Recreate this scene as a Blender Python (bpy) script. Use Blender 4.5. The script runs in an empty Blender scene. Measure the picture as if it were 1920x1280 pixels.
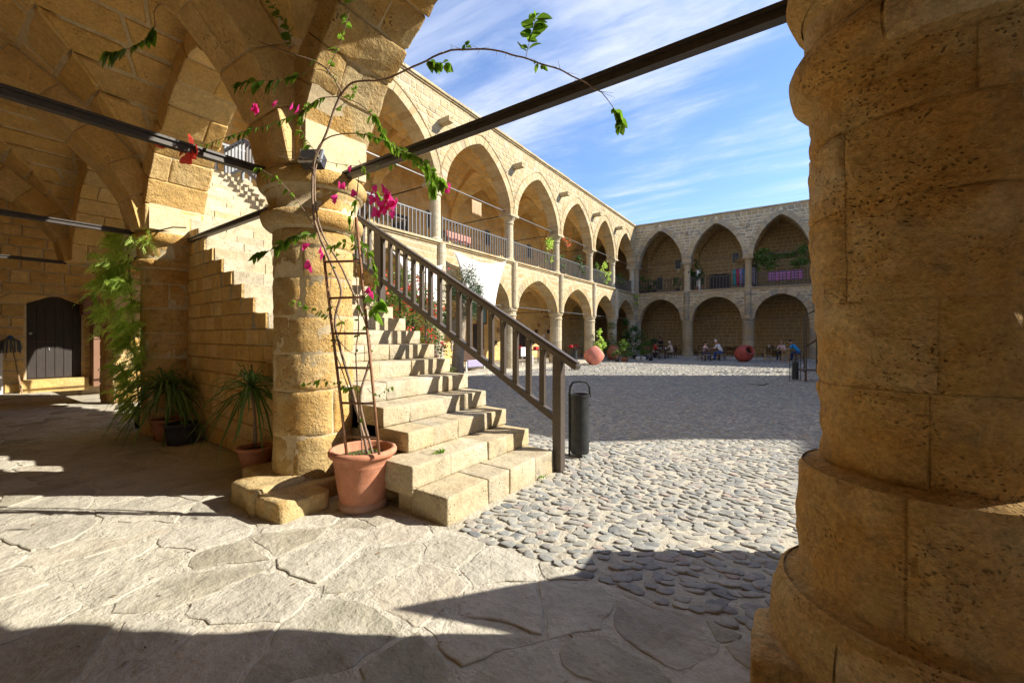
import bpy, math, random
import numpy as np
from mathutils import Vector, Matrix, noise
rnd = random.Random(7)
scene = bpy.context.scene
COL = scene.collection

# ------------------------------------------------------------------ camera, sky, sun, exposure
TH = math.atan(532 / 785.0)
cam_data = bpy.data.cameras.new('camera')
cam_data.lens = 14.72
cam_data.sensor_width = 36
cam_data.shift_y = -8 / 1920
cam_data.clip_start = 0.05
cam_data.clip_end = 2000
cam = bpy.data.objects.new('camera', cam_data)
cam.location = (0, 0, 1.2)
cam.rotation_euler = (math.radians(90), 0, TH)
COL.objects.link(cam)
scene.camera = cam

SUN_AZ = math.atan2(0.825, 0.565)      # from +Y towards +X
SUN_EL = math.radians(33.8)
world = bpy.data.worlds.new('World')
scene.world = world
world.use_nodes = True
wn, wl = world.node_tree.nodes, world.node_tree.links
wn.clear()
w_out = wn.new('ShaderNodeOutputWorld')
w_bg = wn.new('ShaderNodeBackground')
w_bg.inputs['Strength'].default_value = 0.070
w_sky = wn.new('ShaderNodeTexSky')
w_sky.sky_type = 'NISHITA'
w_sky.sun_disc = False
w_sky.sun_elevation = SUN_EL
w_sky.sun_rotation = SUN_AZ
w_sky.air_density = 1.0
w_sky.dust_density = 0.15
w_sky.ozone_density = 3.0
# thin cirrus: a flat high layer, streaked noise
w_geo = wn.new('ShaderNodeTexCoord')
w_sep = wn.new('ShaderNodeSeparateXYZ')
wl.new(w_geo.outputs['Generated'], w_sep.inputs[0])
w_z = wn.new('ShaderNodeMath'); w_z.operation = 'MAXIMUM'; w_z.inputs[1].default_value = 0.06
wl.new(w_sep.outputs['Z'], w_z.inputs[0])
w_dx = wn.new('ShaderNodeMath'); w_dx.operation = 'DIVIDE'
w_dy = wn.new('ShaderNodeMath'); w_dy.operation = 'DIVIDE'
wl.new(w_sep.outputs['X'], w_dx.inputs[0]); wl.new(w_z.outputs[0], w_dx.inputs[1])
wl.new(w_sep.outputs['Y'], w_dy.inputs[0]); wl.new(w_z.outputs[0], w_dy.inputs[1])
w_cmb = wn.new('ShaderNodeCombineXYZ')
wl.new(w_dx.outputs[0], w_cmb.inputs[0]); wl.new(w_dy.outputs[0], w_cmb.inputs[1])


def cloud_layer(rot, sx, sy, scale, off, lo, hi, warp=0.35):
    mp = wn.new('ShaderNodeMapping')
    mp.inputs['Rotation'].default_value = (0, 0, math.radians(rot))
    mp.inputs['Scale'].default_value = (sx, sy, 1)
    mp.inputs['Location'].default_value = off
    wl.new(w_cmb.outputs[0], mp.inputs['Vector'])
    wp = wn.new('ShaderNodeTexNoise'); wp.inputs['Scale'].default_value = 1.3
    wp.inputs['Detail'].default_value = 3
    wl.new(mp.outputs[0], wp.inputs['Vector'])
    ad = wn.new('ShaderNodeVectorMath'); ad.operation = 'MULTIPLY_ADD'
    ad.inputs[1].default_value = (warp, warp, 0)
    wl.new(wp.outputs['Color'], ad.inputs[0]); wl.new(mp.outputs[0], ad.inputs[2])
    nz = wn.new('ShaderNodeTexNoise')
    nz.inputs['Scale'].default_value = scale
    nz.inputs['Detail'].default_value = 9
    nz.inputs['Roughness'].default_value = 0.62
    wl.new(ad.outputs[0], nz.inputs['Vector'])
    mr = wn.new('ShaderNodeMapRange'); mr.interpolation_type = 'SMOOTHSTEP'
    mr.inputs['From Min'].default_value = lo
    mr.inputs['From Max'].default_value = hi
    wl.new(nz.outputs['Fac'], mr.inputs['Value'])
    return mr.outputs[0]


c1 = cloud_layer(28, 0.25, 1.3, 1.3, (3.1, 1.7, 0), 0.42, 0.64)
c2 = cloud_layer(5, 0.6, 0.8, 0.9, (7.3, 2.2, 0), 0.36, 0.59)
w_m = wn.new('ShaderNodeMath'); w_m.operation = 'MULTIPLY'
wl.new(c1, w_m.inputs[0]); wl.new(c2, w_m.inputs[1])
c3 = cloud_layer(34, 0.18, 1.1, 0.9, (11.3, 5.2, 0), 0.455, 0.69)
w_mx = wn.new('ShaderNodeMath'); w_mx.operation = 'MAXIMUM'
wl.new(w_m.outputs[0], w_mx.inputs[0]); wl.new(c3, w_mx.inputs[1])
# pale haze band low over the horizon
w_hz = wn.new('ShaderNodeMapRange'); w_hz.interpolation_type = 'SMOOTHSTEP'
w_hz.inputs['From Min'].default_value = 0.34; w_hz.inputs['From Max'].default_value = 0.0
w_hz.inputs['To Min'].default_value = 0.0; w_hz.inputs['To Max'].default_value = 0.5
wl.new(w_sep.outputs['Z'], w_hz.inputs['Value'])
w_ad = wn.new('ShaderNodeMath'); w_ad.operation = 'ADD'; w_ad.use_clamp = True
wl.new(w_mx.outputs[0], w_ad.inputs[0]); wl.new(w_hz.outputs[0], w_ad.inputs[1])
w_fd = wn.new('ShaderNodeMapRange'); w_fd.interpolation_type = 'SMOOTHSTEP'
w_fd.inputs['From Min'].default_value = 0.02; w_fd.inputs['From Max'].default_value = 0.12
wl.new(w_sep.outputs['Z'], w_fd.inputs['Value'])
w_mf = wn.new('ShaderNodeMath'); w_mf.operation = 'MULTIPLY'
wl.new(w_mx.outputs[0], w_mf.inputs[0]); wl.new(w_fd.outputs[0], w_mf.inputs[1]); wl.new(w_mf.outputs[0], w_ad.inputs[0])
w_cl = wn.new('ShaderNodeMath'); w_cl.operation = 'MULTIPLY'; w_cl.inputs[1].default_value = 0.8
wl.new(w_ad.outputs[0], w_cl.inputs[0])
w_mix = wn.new('ShaderNodeMix'); w_mix.data_type = 'RGBA'
wl.new(w_cl.outputs[0], w_mix.inputs['Factor'])
w_tint = wn.new('ShaderNodeMix'); w_tint.data_type = 'RGBA'; w_tint.blend_type = 'MULTIPLY'
w_tint.inputs['Factor'].default_value = 1.0
w_tint.inputs['B'].default_value = (0.73, 0.79, 0.92, 1)
wl.new(w_sky.outputs[0], w_tint.inputs['A'])
wl.new(w_tint.outputs['Result'], w_mix.inputs['A'])
w_mix.inputs['B'].default_value = (3.6, 3.8, 4.3, 1)
wl.new(w_mix.outputs['Result'], w_bg.inputs['Color'])
wl.new(w_bg.outputs[0], w_out.inputs[0])

sun_d = bpy.data.lights.new('sun', 'SUN')
sun_d.energy = 2.4
sun_d.angle = math.radians(0.5)
sun_d.color = (1.0, 0.93, 0.80)
sun = bpy.data.objects.new('sun', sun_d)
sv = Vector((math.sin(SUN_AZ) * math.cos(SUN_EL), math.cos(SUN_AZ) * math.cos(SUN_EL), math.sin(SUN_EL)))
sun.rotation_euler = sv.to_track_quat('Z', 'Y').to_euler()
sun.location = sv * 60
COL.objects.link(sun)
scene.view_settings.view_transform = 'Standard'
scene.view_settings.look = 'None'
scene.view_settings.gamma = 1
scene.view_settings.use_curve_mapping = False
scene.view_settings.exposure = 2.1
scene.render.engine = 'CYCLES'
scene.cycles.max_bounces = 12
scene.cycles.diffuse_bounces = 10
scene.cycles.use_denoising = True

# ------------------------------------------------------------------ helpers
FPX, CX, HY, CAMH = 785.0, 960.0, 632.0, 1.2
SN, CS = math.sin(TH), math.cos(TH)


def project(p):
    f = -p[0] * SN + p[1] * CS
    if f < 0.05:
        return None
    return (CX + FPX * (p[0] * CS + p[1] * SN) / f, HY - FPX * (p[2] - CAMH) / f)


def screen_size(verts):
    """how large a piece shows in the photograph (0 when outside)"""
    n = len(verts)
    xs, ys = [], []
    for i in range(0, n, max(1, n // 8)):
        q = project(verts[i])
        if q is None:
            return 0
        xs.append(q[0]); ys.append(q[1])
    x0, x1, y0, y1 = min(xs), max(xs), min(ys), max(ys)
    x0, x1, y0, y1 = max(x0, 0), min(x1, 1920), max(y0, 0), min(y1, 1280)
    if x1 <= x0 or y1 <= y0:
        return 0
    return (x1 - x0) * (y1 - y0)


def gz(x, y):
    """height of the courtyard floor, falling gently away from the near arcade"""
    t = min(max((y - 2.4) / 11.6, 0), 1)
    return -0.26 * t


def tag(o, label=None, cat=None, group=None, kind=None):
    if label: o['label'] = label
    if cat: o['category'] = cat
    if group: o['group'] = group
    if kind: o['kind'] = kind
    return o


def empty(name, loc=(0, 0, 0), label=None, cat=None, group=None, parent=None, kind=None):
    o = bpy.data.objects.new(name, None)
    o.empty_display_size = 0.1
    COL.objects.link(o)
    o.location = loc
    if parent: o.parent = parent
    return tag(o, label, cat, group, kind)


def wloc(o):
    v = Vector((0, 0, 0))
    while o is not None:
        v += Vector(o.location)
        o = o.parent
    return v


def mesh_obj(name, verts, faces, mats, parent=None, smooth=False, tints=None, midx=None, loc=None):
    """verts are in world space; the object sits at its parent's origin unless loc is given"""
    base = wloc(parent) if parent else Vector((0, 0, 0))
    o_loc = Vector(loc) - base if loc is not None else Vector((0, 0, 0))
    org = base + o_loc
    va = np.array([tuple(v) for v in verts], dtype=float).reshape(-1, 3) - np.array(org)
    me = bpy.data.meshes.new(name)
    me.from_pydata(va.tolist(), [], faces)
    if not isinstance(mats, (list, tuple)): mats = [mats]
    for m in mats: me.materials.append(m)
    n = len(me.polygons)
    if midx is not None: me.polygons.foreach_set('material_index', midx)
    if smooth: me.polygons.foreach_set('use_smooth', [True] * n)
    if tints is not None:
        if not isinstance(tints, (list, tuple, np.ndarray)): tints = [tints] * n
        at = me.attributes.new('tint', 'FLOAT', 'FACE')
        at.data.foreach_set('value', list(tints))
    me.update()
    o = bpy.data.objects.new(name, me)
    COL.objects.link(o)
    o.location = o_loc
    if parent: o.parent = parent
    return o


class MB:
    def __init__(self):
        self.v, self.f, self.t, self.m = [], [], [], []

    def add(self, verts, faces, tint=0.5, mi=0):
        b = len(self.v)
        self.v.extend(tuple(p) for p in verts)
        for f in faces:
            self.f.append(tuple(i + b for i in f)); self.t.append(tint); self.m.append(mi)
        return self

    def hexa(self, c, tint=0.5, mi=0):
        self.add(c, [(0, 3, 2, 1), (4, 5, 6, 7), (0, 1, 5, 4), (1, 2, 6, 5), (2, 3, 7, 6), (3, 0, 4, 7)], tint, mi)
        return self

    def box(self, x0, x1, y0, y1, z0, z1, tint=0.5, mi=0):
        return self.hexa([(x0, y0, z0), (x1, y0, z0), (x1, y1, z0), (x0, y1, z0),
                          (x0, y0, z1), (x1, y0, z1), (x1, y1, z1), (x0, y1, z1)], tint, mi)

    def obox(self, c, ax, ay, az, sx, sy, sz, tint=0.5, mi=0):
        c, ax, ay, az = Vector(c), Vector(ax).normalized() * sx / 2, Vector(ay).normalized() * sy / 2, Vector(az).normalized() * sz / 2
        return self.hexa([c - ax - ay - az, c + ax - ay - az, c + ax + ay - az, c - ax + ay - az,
                          c - ax - ay + az, c + ax - ay + az, c + ax + ay + az, c - ax + ay + az], tint, mi)

    def bar(self, a, b, w, h, up=(0, 0, 1), tint=0.5, mi=0):
        a, b = Vector(a), Vector(b)
        d = (b - a)
        L = d.length
        d.normalize()
        s = d.cross(Vector(up))
        if s.length < 1e-4: s = d.cross(Vector((1, 0, 0)))
        s.normalize()
        u = s.cross(d)
        return self.obox((a + b) / 2, d, s, u, L, w, h, tint, mi)

    def tube(self, pts, rad, n=6, cap=True, tint=0.5, mi=0):
        pts = [Vector(p) for p in pts]
        if not isinstance(rad, (list, tuple)): rad = [rad] * len(pts)
        vs, fs = [], []
        prev = None
        for i, p in enumerate(pts):
            d = (pts[min(i + 1, len(pts) - 1)] - pts[max(i - 1, 0)])
            if d.length < 1e-9: d = Vector((0, 0, 1))
            d.normalize()
            if prev is None:
                s = d.cross(Vector((0, 0, 1)))
                if s.length < 1e-3: s = d.cross(Vector((1, 0, 0)))
            else:
                s = prev - d * prev.dot(d)
                if s.length < 1e-4: s = d.cross(Vector((1, 0, 0)))
            s.normalize(); prev = s
            u = d.cross(s)
            for k in range(n):
                a = 2 * math.pi * k / n
                vs.append(p + (s * math.cos(a) + u * math.sin(a)) * rad[i])
        for i in range(len(pts) - 1):
            for k in range(n):
                k2 = (k + 1) % n
                fs.append((i * n + k, i * n + k2, (i + 1) * n + k2, (i + 1) * n + k))
        if cap:
            fs.append(tuple(range(n - 1, -1, -1)))
            fs.append(tuple(range((len(pts) - 1) * n, len(pts) * n)))
        return self.add(vs, fs, tint, mi)

    def lathe(self, prof, c=(0, 0, 0), n=24, tint=0.5, mi=0, axis=None, wob=0.0, seed=0):
        vs, fs = [], []
        c = Vector(c)
        if axis is None:
            ex, ey, ez = Vector((1, 0, 0)), Vector((0, 1, 0)), Vector((0, 0, 1))
        else:
            ez = Vector(axis).normalized()
            ex = ez.cross(Vector((0, 0, 1)))
            if ex.length < 1e-3: ex = Vector((1, 0, 0))
            ex.normalize(); ey = ez.cross(ex)
        for i, (r, z) in enumerate(prof):
            for k in range(n):
                a = 2 * math.pi * k / n
                rr = r
                if wob: rr = r * (1 + wob * noise.noise(Vector((math.cos(a) * 1.5 + seed, math.sin(a) * 1.5, z * 3))))
                vs.append(c + ex * (rr * math.cos(a)) + ey * (rr * math.sin(a)) + ez * z)
        for i in range(len(prof) - 1):
            for k in range(n):
                k2 = (k + 1) % n
                fs.append((i * n + k, i * n + k2, (i + 1) * n + k2, (i + 1) * n + k))
        return self.add(vs, fs, tint, mi)

    def build(self, name, mats, parent=None, smooth=False, loc=None):
        return mesh_obj(name, self.v, self.f, mats, parent, smooth, self.t, self.m, loc)


# a single stone laid on a surface surf(u, v, d): quad q in (u, v), counter-clockwise as seen from outside
def stone(surf, q, lu, lv, proud=0.012, deep=-0.015, ch=0.012, rough=0.0, nu=3, nv=3, ns=9.0, tilt=0.0):
    cu, cv = min(ch / max(lu, 1e-3), 0.35), min(ch / max(lv, 1e-3), 0.35)
    us = [0.0] + [cu + (1 - 2 * cu) * i / (nu - 2) for i in range(nu - 1)] + [1.0]
    vs = [0.0] + [cv + (1 - 2 * cv) * i / (nv - 2) for i in range(nv - 1)] + [1.0]
    (u0, v0), (u1, v1), (u2, v2), (u3, v3) = q
    out = []
    ta, tb = (rnd.random() - 0.5) * tilt, (rnd.random() - 0.5) * tilt
    for j, b in enumerate(vs):
        for i, a in enumerate(us):
            u = (1 - b) * ((1 - a) * u0 + a * u1) + b * ((1 - a) * u3 + a * u2)
            v = (1 - b) * ((1 - a) * v0 + a * v1) + b * ((1 - a) * v3 + a * v2)
            edge = i == 0 or j == 0 or i == nu or j == nv
            if edge:
                d = deep
            else:
                d = proud + ta * (a - 0.5) + tb * (b - 0.5)
                if rough:
                    p = surf(u, v, 0)
                    w = Vector((p[0] * ns, p[1] * ns, p[2] * ns))
                    d += rough * (noise.noise(w) + 0.5 * noise.noise(w * 2.7) + 0.3 * noise.noise(w * 6.1))
                    if i in (1, nu - 1) or j in (1, nv - 1): d -= rough * 0.25
            out.append(surf(u, v, d))
    w = nu + 1
    fs = [(j * w + i, j * w + i + 1, (j + 1) * w + i + 1, (j + 1) * w + i) for j in range(nv) for i in range(nu)]
    return out, fs


# a rough six-sided block from its eight corners
def rock(c, n=3, ch=0.1, rough=0.0, ns=7.0):
    c = [Vector(p) for p in c]
    t = [0.0] + ([ch + (1 - 2 * ch) * i / (n - 2) for i in range(n - 1)] if n > 2 else ([0.5] if n == 2 else [])) + [1.0]
    idx, vs, fs = {}, [], []
    cen = sum(c, Vector()) / 8

    def vert(i, j, k):
        key = (i, j, k)
        if key in idx: return idx[key]
        a, b, g = t[i], t[j], t[k]
        lo = c[0] * (1 - a) * (1 - b) + c[1] * a * (1 - b) + c[2] * a * b + c[3] * (1 - a) * b
        hi = c[4] * (1 - a) * (1 - b) + c[5] * a * (1 - b) + c[6] * a * b + c[7] * (1 - a) * b
        p = lo * (1 - g) + hi * g
        if n > 1:
            e = (i in (0, n)) + (j in (0, n)) + (k in (0, n))
            if e >= 2: p = p + (cen - p).normalized() * ((e - 1) * rr)
        if rough:
            w = p * ns
            d = noise.noise(w) + 0.5 * noise.noise(w * 2.3 + Vector((9, 3, 1)))
            p = p + (p - cen).normalized() * rough * d
        idx[key] = len(vs)
        vs.append(p)
        return idx[key]
    m = min((c[1] - c[0]).length, (c[3] - c[0]).length, (c[4] - c[0]).length)
    rr = m * ch * 0.5
    for a in range(n):
        for b in range(n):
            fs.append((vert(a, b, 0), vert(a, b + 1, 0), vert(a + 1, b + 1, 0), vert(a + 1, b, 0)))
            fs.append((vert(a, b, n), vert(a + 1, b, n), vert(a + 1, b + 1, n), vert(a, b + 1, n)))
            fs.append((vert(a, 0, b), vert(a + 1, 0, b), vert(a + 1, 0, b + 1), vert(a, 0, b + 1)))
            fs.append((vert(a, n, b), vert(a, n, b + 1), vert(a + 1, n, b + 1), vert(a + 1, n, b)))
            fs.append((vert(0, a, b), vert(0, a, b + 1), vert(0, a + 1, b + 1), vert(0, a + 1, b)))
            fs.append((vert(n, a, b), vert(n, a + 1, b), vert(n, a + 1, b + 1), vert(n, a, b + 1)))
    return vs, fs


def boxc(x0, x1, y0, y1, z0, z1):
    return [(x0, y0, z0), (x1, y0, z0), (x1, y1, z0), (x0, y1, z0), (x0, y0, z1), (x1, y0, z1), (x1, y1, z1), (x0, y1, z1)]


def emit(items, name, mat, parent, limit=290, min_area=60, rest='stonework', smooth=False):
    """items: (verts, faces, tint). The largest in view become parts, the others one stuff part."""
    sc = sorted(((screen_size(it[0]), i) for i, it in enumerate(items)), reverse=True)
    keep = set(i for s, i in sc[:limit] if s >= min_area)
    mb = MB()
    for i, it in enumerate(items):
        if i in keep:
            mesh_obj(name, it[0], it[1], mat, parent, smooth, it[2])
        else:
            mb.add(it[0], it[1], it[2])
    if mb.f:
        o = mb.build(rest, mat, parent, smooth)
        o['kind'] = 'stuff'


def plane_surf(O, U, N):
    O, U, N = Vector(O), Vector(U), Vector(N)

    def s(u, v, d):
        return (O.x + U.x * u + N.x * d, O.y + U.y * u + N.y * d, O.z + v)
    return s


def masonry(surf, u0, u1, z0, z1, ch=(0.2, 0.26), ln=(0.25, 0.5), obst=None, joint=0.012, proud=0.012, rough=0.0,
            nu=3, nv=3, top=None, tilt=0.004, flip=False):
    """courses of stones between u0..u1, z0..z1; obst(z) -> list of (a, b) or None per opening"""
    out = []
    z = z0
    while z < z1 - 0.03:
        h = rnd.uniform(*ch)
        if z + h > z1 - 0.08: h = z1 - z
        zb, zt = z + joint / 2, z + h - joint / 2
        ob_b = obst(zb) if obst else []
        ob_t = obst(zt) if obst else []
        edges = [((u0, u0), None)]
        segs = []
        left = (u0, u0)
        pairs = []
        for a, b in zip(ob_b, ob_t):
            if a is None and b is None: continue
            if b is None: b = ((a[0] + a[1]) / 2, (a[0] + a[1]) / 2)
            if a is None: a = ((b[0] + b[1]) / 2, (b[0] + b[1]) / 2)
            pairs.append((a, b))
        for a, b in pairs:
            segs.append((left, (a[0], b[0])))
            left = (a[1], b[1])
        segs.append((left, (u1, u1)))
        for L, R in segs:
            wb, wt = R[0] - L[0], R[1] - L[1]
            wid = (wb + wt) / 2
            if wid < 0.05 or wb < 0.0 or wt < 0.0: continue
            cuts, x = [0.0], 0.0
            tot = wid
            while True:
                l = rnd.uniform(*ln)
                if x + l > tot - ln[0] * 0.6:
                    break
                x += l
                cuts.append(x / tot)
            cuts.append(1.0)
            for c0, c1 in zip(cuts[:-1], cuts[1:]):
                j = joint / 2
                q = [(L[0] + wb * c0 + j, zb), (L[0] + wb * c1 - j, zb), (L[1] + wt * c1 - j, zt), (L[1] + wt * c0 + j, zt)]
                if flip: q = [q[1], q[0], q[3], q[2]]
                v, f = stone(surf, q, wid * (c1 - c0), h, proud + rnd.uniform(-0.003, 0.004), rough=rough, nu=nu, nv=nv, tilt=tilt)
                out.append((v, f, rnd.random()))
        z += h
    return out


def arch_circ(half, rise, n=18, k=0.70):
    pts = []
    for i in range(n + 1):
        u = 1 - math.cos(math.pi / 2 * i / n)
        pts.append((-half + half * u, rise * (k * math.sqrt(max(0, 1 - (1 - u) ** 2)) + (1 - k) * u)))
    return pts + [(-x, z) for x, z in reversed(pts[:-1])]


def arch_tab(half, rise, n=6):
    tab = [(0, 0), (0.012, 0.10), (0.05, 0.22), (0.2, 0.45), (0.36, 0.60), (0.53, 0.74), (0.76, 0.88), (1, 1)]
    pts = []
    xs = [t[0] for t in tab]; zs = [t[1] for t in tab]
    for i in range(len(tab) - 1):
        for k in range(3):
            t = k / 3
            p0, p1, p2, p3 = tab[max(i - 1, 0)], tab[i], tab[i + 1], tab[min(i + 2, len(tab) - 1)]
            f = lambda a: 0.5 * ((2 * p1[a]) + (-p0[a] + p2[a]) * t + (2 * p0[a] - 5 * p1[a] + 4 * p2[a] - p3[a]) * t * t + (-p0[a] + 3 * p1[a] - 3 * p2[a] + p3[a]) * t ** 3)
            pts.append((-half + half * f(0), rise * f(1)))
    pts.append((0, rise))
    return pts + [(-x, z) for x, z in reversed(pts[:-1])]


class Curve2:
    """2-d polyline measured by length"""
    def __init__(self, pts):
        self.p = pts
        self.s = [0]
        for a, b in zip(pts[:-1], pts[1:]): self.s.append(self.s[-1] + math.hypot(b[0] - a[0], b[1] - a[1]))
        self.L = self.s[-1]

    def at(self, s):
        s = min(max(s, 0), self.L)
        i = 0
        lo, hi = 0, len(self.s) - 2
        while lo < hi:
            m = (lo + hi + 1) // 2
            if self.s[m] <= s: lo = m
            else: hi = m - 1
        i = lo
        a, b = self.p[i], self.p[i + 1]
        t = (s - self.s[i]) / max(self.s[i + 1] - self.s[i], 1e-9)
        return (a[0] + (b[0] - a[0]) * t, a[1] + (b[1] - a[1]) * t)

    def nrm(self, s, e=0.03):
        """outward (away from the opening)"""
        a, b = self.at(s - e), self.at(s + e)
        dx, dz = b[0] - a[0], b[1] - a[1]
        l = math.hypot(dx, dz) or 1
        return (-dz / l, dx / l)

    def half_at(self, z, off=0.0):
        """half width of the opening at height z (curve offset outward by off)"""
        best = None
        prev = None
        for s in self.s[:len(self.s) // 2 + 1]:
            q = self.at(s)
            n = self.nrm(s)
            x, zz = q[0] + n[0] * off, q[1] + n[1] * off
            if prev is not None and prev[1] <= z <= zz:
                t = (z - prev[1]) / max(zz - prev[1], 1e-9)
                return max(0, -(prev[0] + (x - prev[0]) * t))
            prev = (x, zz)
        if z < 0: return -self.p[0][0] + off
        return None
# ------------------------------------------------------------------ materials
def new_mat(name):
    m = bpy.data.materials.new(name)
    m.use_nodes = True
    nt = m.node_tree
    b = nt.nodes['Principled BSDF']
    return m, nt, b


def N(nt, typ, **kw):
    n = nt.nodes.new(typ)
    for k, v in kw.items():
        if k in n.inputs: n.inputs[k].default_value = v
        else: setattr(n, k, v)
    return n


def ramp(nt, fac, stops, interp='LINEAR'):
    r = nt.nodes.new('ShaderNodeValToRGB')
    r.color_ramp.interpolation = interp
    el = r.color_ramp.elements
    while len(el) < len(stops): el.new(0.5)
    for e, (p, c) in zip(el, stops):
        e.position = p
        e.color = (c[0], c[1], c[2], 1) if isinstance(c, (tuple, list)) else (c, c, c, 1)
    nt.links.new(fac, r.inputs[0])
    return r.outputs[0]


def mixc(nt, fac, a, b, mode='MIX'):
    m = nt.nodes.new('ShaderNodeMix')
    m.data_type = 'RGBA'
    m.blend_type = mode
    for s, v in (('Factor', fac), ('A', a), ('B', b)):
        if isinstance(v, bpy.types.NodeSocket): nt.links.new(v, m.inputs[s])
        elif isinstance(v, (tuple, list)): m.inputs[s].default_value = (v[0], v[1], v[2], 1)
        else: m.inputs[s].default_value = v
    return m.outputs['Result']


def mth(nt, op, a, b=None, clamp=False):
    m = nt.nodes.new('ShaderNodeMath')
    m.operation = op
    m.use_clamp = clamp
    for i, v in enumerate((a, b)):
        if v is None: continue
        if isinstance(v, bpy.types.NodeSocket): nt.links.new(v, m.inputs[i])
        else: m.inputs[i].default_value = v
    return m.outputs[0]


def nz(nt, vec, scale, detail=6, rough=0.55, dist=0.0):
    n = nt.nodes.new('ShaderNodeTexNoise')
    n.inputs['Scale'].default_value = scale
    n.inputs['Detail'].default_value = detail
    n.inputs['Roughness'].default_value = rough
    n.inputs['Distortion'].default_value = dist
    nt.links.new(vec, n.inputs['Vector'])
    return n.outputs['Fac']


def stone_mat(name, tints, patch, patch_amt=0.5, stain=(0.16, 0.13, 0.10), stain_amt=0.35, bump=0.5, bscale=1.0,
              pits=0.6, rough=0.92, patch_scale=1.6, stretch=1.0, bdist=0.02, gain=1.0, pit_scale=38, grain=0.55):
    """weathered stone: a colour per stone from its tint, patches, dark stains, pits and grain"""
    m, nt, b = new_mat(name)
    geo = nt.nodes.new('ShaderNodeNewGeometry')
    pos = geo.outputs['Position']
    if stretch != 1.0:
        mp = nt.nodes.new('ShaderNodeMapping')
        mp.inputs['Scale'].default_value = (1, 1, stretch)
        nt.links.new(pos, mp.inputs['Vector'])
        pos = mp.outputs[0]
    at = nt.nodes.new('ShaderNodeAttribute')
    at.attribute_name = 'tint'
    k = len(tints)
    tints = [tuple(c * gain for c in t) for t in tints]
    base = ramp(nt, at.outputs['Fac'], [(i / max(k - 1, 1), t) for i, t in enumerate(tints)])
    n1 = nz(nt, pos, patch_scale, 5, 0.6, 0.4)
    pm = mth(nt, 'MULTIPLY', ramp(nt, n1, [(0.42, 0.0), (0.62, 1.0)]), patch_amt)
    col = mixc(nt, pm, base, tuple(c * gain for c in patch))
    n2 = nz(nt, pos, patch_scale * 3.1, 7, 0.68, 0.2)
    sm = mth(nt, 'MULTIPLY', ramp(nt, n2, [(0.55, 0.0), (0.74, 1.0)]), stain_amt)
    col = mixc(nt, sm, col, stain)
    n3 = nz(nt, pos, 46 * bscale, 5, 0.7)
    col = mixc(nt, grain, col, ramp(nt, n3, [(0.3, 0.62), (0.7, 1.32)]), 'MULTIPLY')
    n5 = nz(nt, pos, 9 * bscale, 5, 0.65)
    col = mixc(nt, 0.6, col, ramp(nt, n5, [(0.3, 0.74), (0.7, 1.22)]), 'MULTIPLY')
    vo = nt.nodes.new('ShaderNodeTexVoronoi')
    vo.inputs['Scale'].default_value = pit_scale * bscale
    wv = nt.nodes.new('ShaderNodeVectorMath'); wv.operation = 'MULTIPLY_ADD'
    nw = nt.nodes.new('ShaderNodeTexNoise'); nw.inputs['Scale'].default_value = 14
    nt.links.new(pos, nw.inputs['Vector'])
    wv.inputs[1].default_value = (0.06, 0.06, 0.06)
    nt.links.new(nw.outputs['Color'], wv.inputs[0]); nt.links.new(pos, wv.inputs[2])
    nt.links.new(wv.outputs[0], vo.inputs['Vector'])
    pit = ramp(nt, vo.outputs['Distance'], [(0.10, 1.0), (0.30, 0.0)])
    gate = ramp(nt, nz(nt, pos, 4.5, 3, 0.5), [(0.50, 0.0), (0.62, 1.0)])
    pit = mth(nt, 'MULTIPLY', mth(nt, 'MULTIPLY', pit, gate), pits)
    col = mixc(nt, mth(nt, 'MULTIPLY', pit, 0.6), col, (0.07, 0.045, 0.02))
    nt.links.new(col, b.inputs['Base Color'])
    b.inputs['Roughness'].default_value = rough
    b.inputs['Specular IOR Level'].default_value = 0.15
    h = mth(nt, 'ADD', mth(nt, 'MULTIPLY', n5, 1.0), mth(nt, 'MULTIPLY', n3, 0.35 * grain / 0.55))
    h = mth(nt, 'SUBTRACT', h, mth(nt, 'MULTIPLY', pit, 0.8))
    h = mth(nt, 'ADD', h, mth(nt, 'MULTIPLY', n2, 0.8))
    bp = nt.nodes.new('ShaderNodeBump')
    bp.inputs['Strength'].default_value = bump
    bp.inputs['Distance'].default_value = bdist
    nt.links.new(h, bp.inputs['Height'])
    nt.links.new(bp.outputs[0], b.inputs['Normal'])
    return m


def plain(name, col, rough=0.6, metal=0.0, var=0.25, scale=20, bump=0.0, spec=0.4, bdist=0.005, streak=None):
    m, nt, b = new_mat(name)
    tc = nt.nodes.new('ShaderNodeTexCoord')
    v = tc.outputs['Object']
    if streak:
        mp = nt.nodes.new('ShaderNodeMapping'); mp.inputs['Scale'].default_value = streak
        nt.links.new(v, mp.inputs['Vector']); v = mp.outputs[0]
    n = nz(nt, v, scale, 5, 0.6)
    c = mixc(nt, 1.0, col, ramp(nt, n, [(0.25, 1 - var), (0.75, 1 + var)]), 'MULTIPLY')
    nt.links.new(c, b.inputs['Base Color'])
    b.inputs['Roughness'].default_value = rough
    b.inputs['Metallic'].default_value = metal
    b.inputs['Specular IOR Level'].default_value = spec
    if bump:
        bp = nt.nodes.new('ShaderNodeBump')
        bp.inputs['Strength'].default_value = bump
        bp.inputs['Distance'].default_value = bdist
        nt.links.new(n, bp.inputs['Height']); nt.links.new(bp.outputs[0], b.inputs['Normal'])
    return m


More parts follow.
